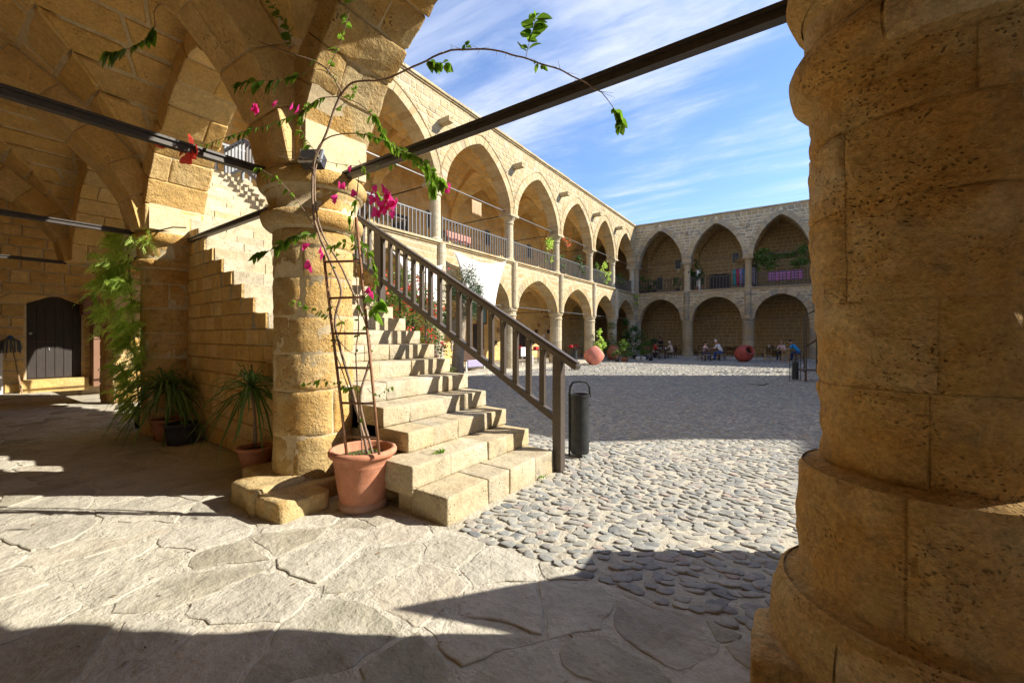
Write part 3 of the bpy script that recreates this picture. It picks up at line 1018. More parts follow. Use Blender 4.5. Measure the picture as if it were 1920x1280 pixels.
    # piers of masonry above the pillars are closed by the wall behind
mb = MB()
for i in range(1, 5):
    MB().box(XS[i] - 0.33, XS[i] + 0.33, 1.69, 2.21, 2.49, 5.2).build('haunch', M['mortar_wall'], arc)
MB().box(-11.0, -10.1, 1.69, 3.0, 2.52, 5.2).build('haunch', M['mortar_wall'], arc)
for i in range(1, 6):
    p = empty('cross_arch', (0, 0, 0), parent=arc)
    p.location = (XS[i] + 5, 0.0, 0)
    arch_band(p, 0.0, 1.62, 1.62, SPR - 0.02, 'y', XS[i] - 0.24, XS[i] + 0.24, 0.30, M['vault'], 'voussoir', 2 <= i <= 5, 4, 0.36)
# walls behind and above
MB().box(-14.3, 8.2, -2.2, -1.66, -0.2, 9.6).build('rear_wall', M['vault'], arc)
wb = MB()
wb.box(-14.3, 8.2, 1.72, 2.18, 4.3, 4.6)
wb.box(-10.1, 8.2, 1.72, 2.20, 4.6, 9.6)
wb.box(-14.3, 8.2, -2.1, 1.9, 9.2, 9.5)
wb.build('upper_wall', M['wall'], arc)


def vault_bay(parent, xc, yc, a, b, spr, rise, mat, stones=True, cl=0.30, ln=(0.35, 0.8), rough=0.008, grid=16, nu=5, nv=4, lim=110, tab=True, dn=1.0):
    """a cross vault: core sheet and stones laid on its four webs"""
    prof = arch_tab if tab else arch_circ
    ca, cb = Curve2(prof(a, rise)), Curve2(prof(b, rise))

    def G(c, half, p):
        # height at |p|
        hp = -abs(p)
        pts = c.p[:len(c.p) // 2 + 1]
        for (x0, z0), (x1, z1) in zip(pts[:-1], pts[1:]):
            if x0 <= hp <= x1: return z0 + (z1 - z0) * (hp - x0) / max(x1 - x0, 1e-9)
        return 0.0 if hp < pts[0][0] else pts[-1][1]
    us = sorted(set([math.sin(math.pi / 2 * (2 * k / grid - 1)) for k in range(grid + 1)]))
    vs, fs = [], []
    for v_ in us:
        for u in us:
            vs.append((xc + u * a, yc + v_ * b, spr + 0.012 + max(G(ca, a, u * a), G(cb, b, v_ * b))))
    w = len(us)
    for j in range(w - 1):
        for i in range(w - 1):
            fs.append((j * w + i, (j + 1) * w + i, (j + 1) * w + i + 1, j * w + i + 1))
    mesh_obj('vault_core', vs, fs, M['mortar_wall'] if stones else mat, parent, tints=0.3)
    if not stones: return
    out = []
    for role in (0, 1):
        c, A, B = (ca, a, b) if role == 0 else (cb, b, a)

        def surf(u, s, d, c=c, role=role):
            p = c.at(s); nn = c.nrm(s, 0.05)
            pp, zz = p[0] - nn[0] * d, spr + 0.01 + p[1] - nn[1] * d
            return (xc + pp, yc + u, zz) if role == 0 else (xc + u, yc + pp, zz)
        k = max(4, round(c.L / cl))
        if k % 2: k += 1
        for sgn in (-1, 1):
            for i in range(k):
                s0, s1 = c.L * i / k + 0.006, c.L * (i + 1) / k - 0.006
                g0, g1 = B * abs(c.at(s0)[0]) / A, B * abs(c.at(s1)[0]) / A
                l0, l1 = B - g0, B - g1
                wid = (l0 + l1) / 2
                if wid < 0.07: continue
                cuts, x = [0.0], 0.0
                while True:
                    l = rnd.uniform(*ln)
                    if x + l > wid - ln[0] * 0.6: break
                    x += l; cuts.append(x / wid)
                cuts.append(1.0)
                for f0, f1 in zip(cuts[:-1], cuts[1:]):
                    e = 0.006 / max(wid, 0.1)
                    q = [(sgn * (B - l0 * (f0 + e)), s0), (sgn * (B - l0 * (f1 - e)), s0), (sgn * (B - l1 * (f1 - e)), s1), (sgn * (B - l1 * (f0 + e)), s1)]
                    if (sgn > 0) == (role == 0): q = [q[1], q[0], q[3], q[2]]
                    if role == 1: pass
                    v, f = stone(surf, q, wid * (f1 - f0), cl, 0.012 + rnd.uniform(-0.006, 0.012), -0.014, 0.022, rough, nu, nv, ns=6, tilt=0.02)
                    out.append((v, f, rnd.random()))
    emit(out, 'vault_stone', mat, parent, lim, 25, 'vaulting')


for i in range(5):
    xa, xb = XS[i + 1], XS[i]
    p = empty('vault', (0, 0, 0), parent=arc)
    p.location = ((xa + xb) / 2 + 5, 0.15, 0)
    if i == 4: xa = -10.5
    vault_bay(p, (xa + xb) / 2, 0.15, (xb - xa) / 2, 1.82, SPR, 1.86, M['vault'], stones=i in (2, 3, 4), lim=120, nu=7 if i < 4 else 4, nv=5 if i < 4 else 3)
p = empty('vault', (0, 0, 0), parent=arc); p.location = (-12.2 + 5, 0.9, 0)
vault_bay(p, -12.2, 1.1, 1.75, 2.75, SPR, 1.86, M['vault'], stones=True, lim=60, nu=3, nv=3, cl=0.34)

# tie rods of dark iron
def tie(name_parent, a, b, w=0.055, h=0.065, mat='iron', label=None):
    mb = MB()
    mb.bar(a, b, w, h * 0.55)
    a2, b2 = Vector(a) + Vector((0, 0, h * 0.42)), Vector(b) + Vector((0, 0, h * 0.42))
    mb.bar(a2, b2, w * 1.5, h * 0.25)
    return mb.build('tie_rod', M[mat], name_parent)


for x in (-3.42, -6.75, -10.4): tie(arc, (x, 1.66, 2.47), (x, -1.66, 2.47))
tie(arc, (-3.02, 2.02, 2.47), (0.0, 1.97, 2.47), 0.05, 0.066)
tie(arc, (-3.62, 2.0, 2.40), (-6.32, 2.08, 2.40), 0.05, 0.06)
tie(arc, (-6.98, 2.0, 2.42), (-10.1, 2.3, 2.42), 0.05, 0.05)

# end wall with the dark door (it carries on as the rear wall of the long gallery)
ew = empty('end_wall', (-13.9, 2.0, 0), 'rough ochre stone wall at the far end of the arcade, pierced by the dark door', 'wall')
MB().box(-14.4, -13.9, -1.7, 1.62, -0.3, 5).box(-14.4, -13.9, 2.47, 4.2, -0.3, 5).box(-14.4, -13.9, 1.62, 2.47, 2.12, 5).box(-14.4, -14.0, 1.62, 2.47, -0.3, 2.12).build('core', M['mortar_wall'], ew)


def door_obst(z):
    if z < 1.90: return [(1.60, 2.49)]
    if z < 2.12:
        w = 0.44 * math.sqrt(max(0, 1 - ((z - 1.90) / 0.22) ** 2))
        return [(2.045 - w, 2.045 + w)]
    return [None]


its = masonry(plane_surf((-13.9, 0, 0), (0, 1, 0), (1, 0, 0)), 0.3, 4.2, 0.0, 4.6, (0.20, 0.30), (0.25, 0.6), door_obst, 0.03, 0.022, 0.006, 5, 4)
emit(its, 'stone', M['vault'], ew, 250, 20)
v, f = rock(boxc(-13.95, -13.68, 1.5, 2.55, -0.02, 0.27), 5, 0.06, 0.02)
mesh_obj('door_step', v, f, M['vault'], ew, False, 0.8)
dr = empty('wooden_door', (-13.95, 2.045, 0.28), 'dark wooden door with an arched top at the far left end of the arcade', 'door')
pts = [(1.62, 0.28), (2.47, 0.28), (2.47, 1.90)] + [(2.045 + 0.425 * math.cos(a), 1.90 + 0.20 * math.sin(a)) for a in [math.pi * k / 10 for k in range(1, 10)]] + [(1.62, 1.90)]
n = len(pts)
vs = [(-13.93, y, z) for y, z in pts] + [(-13.985, y, z) for y, z in pts]
mesh_obj('door_leaf', vs, [tuple(range(n)), tuple(range(2 * n - 1, n - 1, -1))] + [(i, (i + 1) % n + 0, (i + 1) % n + n, i + n) for i in range(n)], M['door'], dr, tints=0.5)
for i in range(6):
    y0 = 1.63 + i * 0.14
    MB().box(-13.935, -13.918, y0, y0 + 0.13, 0.30, 1.88).build('plank', M['door'], dr)
MB().box(-13.918, -13.905, 1.66, 2.05, 1.085, 1.10).build('crossbar', M['darkwood'], dr)
MB().lathe([(0.0, 0.02), (0.022, 0.02), (0.026, 0)], (-13.918, 1.68, 1.28), 10, axis=(1, 0, 0)).build('lock', M['steel'], dr)
MB().box(-13.918, -13.90, 1.95, 1.965, 0.9, 0.97).build('handle', M['steel'], dr)

cb = empty('wall_cabinet', (-13.6, 2.62, 1.65), 'brown box cabinet fixed to the wall right of the dark door', 'cabinet')
MB().box(-13.88, -13.50, 2.43, 2.80, 1.72, 2.08).build('body', M['cabinet'], cb)
MB().box(-13.50, -13.485, 2.45, 2.78, 1.74, 2.06).build('door', M['cabinet'], cb)
tcb = empty('tall_cabinet', (-13.6, 2.75, 0), 'tall narrow brown panel cabinet below the wall box beside the pier', 'cabinet')
MB().box(-13.85, -13.50, 2.60, 2.95, 0.06, 1.14).build('lower_panel', M['cabinet'], tcb)
MB().box(-13.85, -13.50, 2.60, 2.95, 1.16, 1.70).build('upper_panel', M['cabinet'], tcb)
br = empty('mop', (-13.7, 1.42, 0), 'mop with a blue collar leaning upside down on the wall left of the door', 'mop')
MB().tube([(-13.55, 1.52, 0.01), (-13.78, 1.39, 1.16)], 0.014, 6).build('handle', M['wood'], br)
MB().lathe([(0.03, 0), (0.045, 0.05), (0.03, 0.09), (0, 0.1)], (-13.79, 1.38, 1.14), 10).build('collar', cloth('blue', (0.05, 0.12, 0.45)), br)
mb = MB()
for k in range(16):
    a = k * 0.39
    mb.tube([(-13.78, 1.38, 1.2), (-13.77 + 0.07 * abs(math.cos(a)), 1.38 + 0.13 * math.sin(a), 1.12), (-13.77 + 0.08 * abs(math.cos(a)), 1.38 + 0.15 * math.sin(a), 0.86 + rnd.uniform(0, 0.08))], 0.014, 5)
mb.build('mop_strings', cloth('slate', (0.09, 0.11, 0.12)), br)
wp = MB().box(-13.86, -13.82, 1.0, 1.285, 0.0, 0.93).build('white_board', M['white'], None)
tag(wp, 'white board standing against the wall at the extreme left edge', 'board')

# ------------------------------------------------------------------ staircase
TR, RS, X0 = 0.28, 0.157, -1.83
NST = 29
st = empty('stone_staircase', (X0, 2.6, 0), 'long straight flight of worn pale stone steps rising from the cobbles to the left', 'staircase')


def stp(k): return X0 - TR * k, 0.18 + RS * k


def YLf(x): return 1.93 + 0.065 * (-4 - x)


for k in range(NST):
    xf, zt = stp(k)
    yr = 3.37 + 0.031 * k
    yl = (1.97, 1.93)[k] if k < 2 else (2.14 if k < 6 else YLf(xf) + 0.018)
    zb = zt - RS if k else -0.03
    p = empty('step', (0, 0, 0), parent=st)
    p.location = (xf - X0, 0, zb)
    MB().box(xf - TR - 0.2, xf - 0.02, yl + 0.02, yr - 0.01, zb if k < 1 else zb - 0.05, zt - 0.015, 0.3).build('mortar_bed', M['mortar'], p)
    y = yl
    out = []
    while y < yr - 0.02:
        l = rnd.uniform(0.26, 0.46)
        if y + l > yr - 0.14: l = yr - y
        e = rnd.uniform(-0.008, 0.008)
        d = TR + 0.05 if k < NST - 1 else 0.4
        wr = rnd.uniform(0, 0.008)
        c = boxc(xf - d, xf + e, y + 0.0015, y + l - 0.0015, zb + 0.002, zt + rnd.uniform(-0.004, 0.003))
        near = k < 9
        c[5] = (c[5][0], c[5][1], c[5][2] - wr); c[6] = (c[6][0], c[6][1], c[6][2] - wr)
        v, f = rock(c, 7 if k < 5 else (5 if near else 3), 0.035, 0.009 if near else 0.004, 6)
        mesh_obj('stone', v, f, M['step'], p, near, rnd.random())
        y += l

WX = -6.42
sw = empty('stair_side_wall', (-5, 1.9, 0), parent=st)
sw.location = (-5 - X0, 1.9 - 2.6, 0)
kk = int((X0 - WX) / TR) + 1
mb, mb2 = MB(), MB()
for k in range(1, NST):
    xf, zt = stp(k)
    yl = 2.16 if k < 6 else YLf(xf) + 0.035
    lo = -0.1 if xf - TR > WX else zt - 0.55
    (mb if lo < 0 else mb2).box(xf - TR - 0.012, xf - 0.05, yl, 3.32 + 0.031 * k, lo, zt - 0.06, 0.3)
xl, zl = stp(NST)
mb2.box(-10.2, xl + 0.2, 2.3, 4.3, zl - 0.6, zl - 0.165, 0.3)
mb.build('stair_body', M['mortar_wall'], st)['kind'] = 'stuff'
mb2.build('stair_slab', M['mortar_wall'], st)['kind'] = 'stuff'
ul = math.hypot(1, 0.065)
surf = plane_surf((WX, YLf(WX) + 0.012, 0), (1 / ul, -0.065 / ul, 0), (-0.065 / ul, -1 / ul, 0))
its = []
for k in range(0, kk):
    xf, zt = stp(k)
    zb = zt - RS if k else 0.0
    xe = (xf - WX) * ul - 0.004
    x = rnd.uniform(-0.2, 0)
    while x < xe - 0.01:
        l = rnd.uniform(0.14, 0.38)
        if x + l > xe - 0.1: l = xe - x
        a, b_ = max(x, 0), min(x + l, xe if k >= 6 else 2.7)
        if b_ - a > 0.04:
            v, f = stone(surf, [(a + 0.003, zb + 0.002), (b_ - 0.003, zb + 0.002), (b_ - 0.003, zt - 0.002), (a + 0.003, zt - 0.002)], l, RS,
                         0.010 + rnd.uniform(-0.004, 0.004), -0.008, 0.008, 0.004, 5, 4)
            its.append((v, f, rnd.random()))
        x += l
emit(its, 'stone', M['vault'], sw, 290, 20)

# handrail of the stair
hr = empty('stair_railing', (-1.72, 3.42, 0), 'brown metal handrail with square balusters running up the staircase', 'railing')
GR = 0.5505


def rz(x): return 0.95 - GR * (x + 1.64)          # top rail axis


def YRf(x): return 3.42 + 0.09 * (-1.8 - x)


xt = stp(NST - 1)[0] + 0.05
mb = MB()
a, b = (-1.60, YRf(-1.6), rz(-1.60)), (xt, YRf(xt), rz(xt))
mb.bar(a, b, 0.075, 0.045)
mb.bar((a[0], a[1], a[2] + 0.036), (b[0], b[1], b[2] + 0.036), 0.05, 0.028)
mb.build('top_rail', M['rail'], hr)
mb = MB(); mb.bar((-1.78, YRf(-1.78), rz(-1.78) - 0.60), (xt, YRf(xt), rz(xt) - 0.60), 0.055, 0.065)
mb.build('bottom_rail', M['rail'], hr)
x = -1.98
while x > xt + 0.05:
    MB().box(x - 0.027, x + 0.027, YRf(x) - 0.018, YRf(x) + 0.018, rz(x) - 0.59, rz(x) - 0.015).build('baluster', M['rail'], hr)
    for dz in (-0.57, -0.045):
        MB().lathe([(0, .004), (.006, .003), (.008, 0)], (x, YRf(x) - 0.0185, rz(x) + dz), 6, axis=(0, -1, 0)).build('bolt', M['steel'], hr)
    x -= 0.162
for xp in (-1.80, -4.62, -7.4):
    zb = -0.03 if xp > -2 else 0.18 + RS * int((X0 - xp) / TR)
    MB().box(xp - 0.042, xp + 0.042, YRf(xp) - 0.042, YRf(xp) + 0.042, zb, rz(xp) - 0.012).build('post', M['rail'], hr)
# landing rail
YR = YRf(xt)
mb = MB()
mb.bar((xt, YR, rz(xt)), (xt - 0.85, YR, rz(xt)), 0.05, 0.05); mb.build('landing_top_rail', M['iron_grey'], hr)
mb = MB(); mb.bar((xt, YR, rz(xt) - 0.6), (xt - 0.85, YR, rz(xt) - 0.6), 0.05, 0.05); mb.build('landing_bottom_rail', M['iron_grey'], hr)
for k in range(6):
    x = xt - 0.02 - k * 0.165
    MB().box(x - 0.024, x + 0.024, YR - 0.02, YR + 0.02, rz(xt) - 0.6 - (0.25 if k in (0, 5) else 0), rz(xt)).build('landing_baluster', M['iron_grey'], hr)
# ------------------------------------------------------------------ the two-storey galleries
def wing(thing, P, cols, gfl, style):
    """P(s, z, d) -> world; cols: positions along s; gfl: ground level; galleries on two floors"""
    S = style
    mat, dp = S['mat'], 0.55
    z1, z1a, led, z2, z2a, top = S['z1'], S['z1a'], 4.42, S['z2'], S['z2a'], 9.78
    surf = lambda u, v, d: tuple(P(u, v, d))
    flip = S.get('flip', False)

    def band(parent, sc, half, spr, rise, zt, ring, corem, kk=0.7, d0=0.0, d1=-dp, name='voussoir', vis=True, vl=0.24, clipw=None):
        cur = Curve2(arch_circ(half, rise, 12, kk))
        mb = MB()
        for i in range(len(cur.p) - 1):
            (xa, za), (xb, zb) = cur.p[i], cur.p[i + 1]
            mb.hexa([P(sc + xa, spr + za, d1), P(sc + xb, spr + zb, d1), P(sc + xb, spr + zb, d0), P(sc + xa, spr + za, d0),
                     P(sc + xa, zt, d1), P(sc + xb, zt, d1), P(sc + xb, zt, d0), P(sc + xa, zt, d0)], 0.4)
        mb.build('arch_core', corem, parent)
        if not vis: return cur
        k = round(cur.L / vl) | 1
        out = []
        for i in range(k):
            s0, s1 = cur.L * i / k + 0.009, cur.L * (i + 1) / k - 0.009
            p0, p1, n0, n1 = cur.at(s0), cur.at(s1), cur.nrm(s0, 0.05), cur.nrm(s1, 0.05)
            rg = ring * rnd.uniform(0.95, 1.07)
            pr = 0.018 + rnd.uniform(-0.004, 0.006)
            c = []
            for dd in (d1 - 0.004, d0 + pr):
                c += [P(sc + p0[0] - n0[0] * 0.01, spr + p0[1] - n0[1] * 0.01, dd), P(sc + p1[0] - n1[0] * 0.01, spr + p1[1] - n1[1] * 0.01, dd),
                      P(sc + p1[0] + n1[0] * rg, spr + p1[1] + n1[1] * rg, dd), P(sc + p0[0] + n0[0] * rg, spr + p0[1] + n0[1] * rg, dd)]
            v, f = rock(c, 1)
            out.append((v, f, rnd.random()))
        return cur, out

    ups, lows = [], []
    vl_, vu_ = [], []
    bays = list(zip(cols[:-1], cols[1:]))
    ap = empty('arcade', (0, 0, 0), parent=thing)
    for bi, (a, b) in enumerate(bays):
        sc, hl, hu = (a + b) / 2, (b - a) / 2 - S['rl'] - 0.02, (b - a) / 2 - S['ru'] - 0.06
        c, o = band(ap, sc, hl, z1, z1a - z1, led, 0.30, S['core'], 0.93 if S.get('far') else 0.78); lows.append((sc, c)); vl_ += o
        c, o = band(ap, sc, hu, z2, z2a - z2, top - 0.1, 0.30, S['core'], 0.72); ups.append((sc, c)); vu_ += o
    for s in cols:
        w = S['rl'] + 0.02
        MB().hexa([P(s - w, z1, -dp), P(s + w, z1, -dp), P(s + w, z1, 0), P(s - w, z1, 0), P(s - w, led, -dp), P(s + w, led, -dp), P(s + w, led, 0), P(s - w, led, 0)], 0.4).build('haunch', S['core'], ap)
        w = S['ru'] + 0.06
        MB().hexa([P(s - w, z2, -dp), P(s + w, z2, -dp), P(s + w, z2, 0), P(s - w, z2, 0), P(s - w, top - .1, -dp), P(s + w, top - .1, -dp), P(s + w, top - .1, 0), P(s - w, top - .1, 0)], 0.4).build('haunch', S['core'], ap)
    emit(vl_ + vu_, 'voussoir', mat, ap, 290, 12, 'voussoirs')

    if not S.get('far'):
        for sc, c in ups:
            pts = []
            for i in range(41):
                t = c.L * i / 40
                q, n_ = c.at(t), c.nrm(t, 0.05)
                pts.append(P(sc + q[0] + n_[0] * 0.33, z2 + q[1] + n_[1] * 0.33, 0.02))
            MB().tube(pts, 0.022, 5, tint=0.3).build('hood_mould', mat, ap)

    def obst(curves, spr):
        def f(z):
            r = []
            for sc, c in curves:
                h = c.half_at(z - spr, 0.24) if z > spr else -c.p[0][0] + 0.24
                r.append(None if h is None else (sc - h, sc + h))
            return r
        return f
    wl_ = empty('front_wall', (0, 0, 0), parent=thing)
    s0, s1 = cols[0], cols[-1]
    its = masonry(surf, s0, s1, z1 + 0.05, led - 0.02, (0.2, 0.27), (0.26, 0.55), obst(lows, z1), S['joint'], S['proud'], 0.002, 3, 3, flip=flip)
    its += masonry(surf, s0, s1, z2 + 0.05, top - 0.12, (0.19, 0.26), (0.22, 0.48), obst(ups, z2), S['joint'] * 1.3, 0.014, 0.002, 3, 3, flip=flip)
    emit(its, 'stone', mat, wl_, 290, 12)
    # ledge, floor slab, cornice and roof
    lg = empty('ledge', (0, 0, 0), parent=thing)
    cn = empty('cornice', (0, 0, 0), parent=thing)
    s = s0
    while s < s1 - 0.01:
        l = min(rnd.uniform(0.6, 1.1), s1 - s)
        e = rnd.uniform(-0.008, 0.008)
        for par, za, zb, o in ((lg, led, led + 0.06, 0.05), (lg, led + 0.062, led + 0.13, 0.10), (cn, top - 0.1, top - 0.045, 0.06), (cn, top - 0.043, top + 0.04 + e, 0.11)):
            c = [P(s + 0.004, za, -0.3), P(s + l - 0.004, za, -0.3), P(s + l - 0.004, za, o + e), P(s + 0.004, za, o + e),
                 P(s + 0.004, zb, -0.3), P(s + l - 0.004, zb, -0.3), P(s + l - 0.004, zb, o + e), P(s + 0.004, zb, o + e)]
            v, f = rock(c, 1)
            if (za == led + 0.062 or za == top - 0.043):
                mesh_obj('coping_stone', v, f, mat, par, tints=rnd.random())
            else:
                mesh_obj('moulding', v, f, mat, par, tints=rnd.random())
        s += l
    def slab(name, za, zb, da, db, m, ss0=s0, ss1=s1):
        MB().hexa([P(ss0, za, da), P(ss1, za, da), P(ss1, za, db), P(ss0, za, db), P(ss0, zb, da), P(ss1, zb, da), P(ss1, zb, db), P(ss0, zb, db)], 0.5).build(name, m, thing)
    slab('gallery_floor', led - 0.02, led + 0.125, -3.6, -0.29, M['mortar'])
    slab('roof', top - 0.15, top - 0.03, -3.9, -0.28, M['mortar'])
    slab('rear_wall_core', gfl - 0.3, top, -4.1, -3.62, M['mortar_wall'])
    # rear wall stones with doors and windows
    rw = empty('rear_wall', (0, 0, 0), parent=thing)

    def robst(z):
        return [((o[0], o[1]) if o[2] <= z <= o[3] else None) for o in sorted(S['openings'])]
    rs = lambda u, v, d: tuple(P(u, v, d - 3.62))
    # openings that overlap in s but not in z need separate passes: keep them disjoint in s per storey
    lo_o = sorted([o for o in S['openings'] if o[3] < 4.3]); hi_o = sorted([o for o in S['openings'] if o[3] >= 4.3])
    fo = lambda L: (lambda z: [((o[0], o[1]) if o[2] <= z <= o[3] else None) for o in L])
    its = masonry(rs, s0, s1, gfl, 4.25, (0.24, 0.3), (0.3, 0.65), fo(lo_o), 0.02, 0.012, 0.0, 3, 3, flip=flip)
    its += masonry(rs, s0, s1, led + 0.13, top - 0.2, (0.24, 0.3), (0.3, 0.65), fo(hi_o), 0.02, 0.012, 0.0, 3, 3, flip=flip)
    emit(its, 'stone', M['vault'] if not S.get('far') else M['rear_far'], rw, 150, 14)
    for (oa, ob, za, zb, kind) in S['openings']:
        o = empty(kind, (0, 0, 0), parent=thing)
        m = M['darkwood'] if 'door' in kind else M['iron_grey']
        q = lambda a_, b_, c_, d_, da, db: [P(a_, c_, da - 3.62), P(b_, c_, da - 3.62), P(b_, c_, db - 3.62), P(a_, c_, db - 3.62), P(a_, d_, da - 3.62), P(b_, d_, da - 3.62), P(b_, d_, db - 3.62), P(a_, d_, db - 3.62)]
        MB().hexa(q(oa, ob, za, zb, 0.0, 0.006)).build('pane' if 'window' in kind else 'leaf', M['glass'] if 'window' in kind else M['door'], o)
        fw = 0.05
        fr = MB()
        fr.hexa(q(oa, oa + fw, za, zb, 0.006, 0.035)); fr.hexa(q(ob - fw, ob, za, zb, 0.006, 0.035))
        fr.hexa(q(oa + fw, ob - fw, zb - fw, zb, 0.006, 0.035)); fr.hexa(q(oa + fw, ob - fw, za, za + fw, 0.006, 0.03))
        if 'window' in kind: fr.hexa(q((oa + ob) / 2 - 0.015, (oa + ob) / 2 + 0.015, za + fw, zb - fw, 0.007, 0.025)); fr.hexa(q(oa + fw, ob - fw, (za + zb) / 2 - 0.012, (za + zb) / 2 + 0.012, 0.0065, 0.022))
        fr.build('frame', m, o)
    # columns
    for ci, s in enumerate(cols):
        c = P(s, 0, -dp / 2)
        last = ci == len(cols) - 1 or (ci == 0 and S.get('skip0'))
        if ci == 0 and S.get('skip0'): continue
        col = empty('column', (0, 0, 0), parent=thing); col.location = Vector((c[0], c[1], gfl)) - Vector(thing.location)
        r = S['rl']
        zz = [gfl, gfl + 0.35, 0.55, 0.95, 1.35, 1.75, 2.12]
        for i in range(6):
            rr = r * (1.12 if i == 0 else 1)
            MB().lathe([(rr - 0.012, zz[i] + 0.002), (rr, zz[i] + 0.014), (rr, zz[i + 1] - 0.014), (rr - 0.012, zz[i + 1] - 0.002)], (c[0], c[1], 0), 18, rnd.random(), wob=0.03, seed=i + ci).build('drum', S['colmat'], col, smooth=False)
        MB().lathe([(r, 2.12), (r + 0.035, 2.14), (r + 0.04, 2.17), (r + 0.005, 2.20), (r + 0.01, 2.32), (r + 0.06, 2.37), (r + 0.065, z1 - 0.04), (r + 0.02, z1)], (c[0], c[1], 0), 18, rnd.random()).build('capital', S['colmat'], col, smooth=False)
        pc = P(s, 0, 0.0)
        MB().lathe([(0.17, z1 - 0.02), (0.17, 2.8), (0.155, 2.81), (0.17, 2.82), (0.17, 3.2), (0.155, 3.21), (0.17, 3.22), (0.17, 3.62), (0.155, 3.63), (0.17, 3.64), (0.17, 4.1), (0.155, 4.11), (0.17, 4.12), (0.17, led + 0.06)], (pc[0], pc[1], 0), 14, rnd.random(), wob=0.05, seed=ci * 3).build('pilaster', S['colmat'], col, smooth=False)
        if S.get('far'):
            zq = z1 + 0.05
            while zq < led - 0.2:
                hq = rnd.uniform(0.2, 0.32)
                MB().lathe([(0.165, zq), (0.20, zq + 0.008), (0.20, zq + hq - 0.02), (0.165, zq + hq - 0.012)], (pc[0], pc[1], 0), 14, rnd.choice((0.5, 0.83, 0.5, 0.1)), wob=0.04, seed=zq).build('drum', S['colmat'], col)
                zq += hq
        r = S['ru']
        f0 = led + 0.13
        MB().lathe([(r + 0.06, f0), (r + 0.05, f0 + 0.1), (r, f0 + 0.16), (r, 5.2), (r - 0.008, 5.205), (r, 5.21), (r * 0.98, 5.8), (r * 0.97, 5.805), (r * 0.98, 5.81), (r * 0.96, z2 - 0.42), (r + 0.03, z2 - 0.40), (r + 0.03, z2 - 0.36), (r, z2 - 0.34), (r + 0.02, z2 - 0.25), (r + 0.12, z2 - 0.1)],
                   (c[0], c[1], 0), 18, rnd.random(), wob=0.04, seed=ci * 5 + 1).build('upper_shaft', S['colmat'], col, smooth=False)
        e = r + 0.13
        cc = [P(s - e, z2 - 0.1, -dp / 2 - e), P(s + e, z2 - 0.1, -dp / 2 - e), P(s + e, z2 - 0.1, -dp / 2 + e), P(s - e, z2 - 0.1, -dp / 2 + e),
              P(s - e, z2, -dp / 2 - e), P(s + e, z2, -dp / 2 - e), P(s + e, z2, -dp / 2 + e), P(s - e, z2, -dp / 2 + e)]
        v, f = rock(cc, 1); mesh_obj('abacus', v, f, S['colmat'], col, tints=rnd.random())
        if 0 < ci < len(cols) - (0 if S.get('far') else 0) and not last:
            zs_ = 8.72
            if S.get('far'):
                q = MB().tube([P(s, zs_, 0), P(s, zs_ - 0.02, 0.14)], [0.12, 0.09], 8)
            else:
                q = MB()
                q.hexa([P(s - .12, zs_ - .12, -0.05), P(s + .12, zs_ - .12, -0.05), P(s + .12, zs_ - .12, 0.5), P(s - .12, zs_ - .12, 0.5), P(s - .12, zs_, -0.05), P(s + .12, zs_, -0.05), P(s + .12, zs_, 0.5), P(s - .12, zs_, 0.5)], 0.9)
                q.hexa([P(s - .12, zs_, -0.05), P(s - .05, zs_, -0.05), P(s - .05, zs_, 0.5), P(s - .12, zs_, 0.5), P(s - .12, zs_ + .06, -0.05), P(s - .05, zs_ + .06, -0.05), P(s - .05, zs_ + .06, 0.5), P(s - .12, zs_ + .06, 0.5)], 0.9)
                q.hexa([P(s + .05, zs_, -0.05), P(s + .12, zs_, -0.05), P(s + .12, zs_, 0.5), P(s + .05, zs_, 0.5), P(s + .05, zs_ + .06, -0.05), P(s + .12, zs_ + .06, -0.05), P(s + .12, zs_ + .06, 0.5), P(s + .05, zs_ + .06, 0.5)], 0.9)
            q.build('water_spout', mat, thing)
        # rods to the rear wall and arches across the gallery
        for zt, zz_ in ((z1 + 0.06, z1), (z2 + 0.05, z2)):
            MB().bar(P(s, zt, -dp), P(s, zt, -3.6), 0.035, 0.035).build('tie_rod', M['iron'], thing)
    # cross arches
    ca = empty('cross_arches', (0, 0, 0), parent=thing)
    out = []
    for ci, s in enumerate(cols[1:-1]):
        for spr, rise, zt in ((z1, 1.45, 4.35), (z2, S['xr'], top - 0.16)):
            cur = Curve2(arch_circ(1.5, rise, 10))
            mb = MB()
            Pc = lambda a_, z_, w_: P(s + w_, z_, -dp - 1.52 + a_)
            for i in range(len(cur.p) - 1):
                (xa, za), (xb, zb) = cur.p[i], cur.p[i + 1]
                mb.hexa([Pc(xa, spr + za, -.2), Pc(xb, spr + zb, -.2), Pc(xb, spr + zb, .2), Pc(xa, spr + za, .2), Pc(xa, zt, -.2), Pc(xb, zt, -.2), Pc(xb, zt, .2), Pc(xa, zt, .2)], 0.4)
            mb.build('arch_core', M['mortar_wall'], ca)
            k = round(cur.L / 0.3) | 1
            for i in range(k):
                a0, a1 = cur.L * i / k + 0.006, cur.L * (i + 1) / k - 0.006
                p0, p1, n0, n1 = cur.at(a0), cur.at(a1), cur.nrm(a0, 0.05), cur.nrm(a1, 0.05)
                c = []
                for w_ in (-0.215, 0.215):
                    c += [Pc(p0[0] - n0[0] * .012, spr + p0[1] - n0[1] * .012, w_), Pc(p1[0] - n1[0] * .012, spr + p1[1] - n1[1] * .012, w_),
                          Pc(p1[0] + n1[0] * .3, spr + p1[1] + n1[1] * .3, w_), Pc(p0[0] + n0[0] * .3, spr + p0[1] + n0[1] * .3, w_)]
                v, f = rock(c, 1)
                out.append((v, f, rnd.random()))
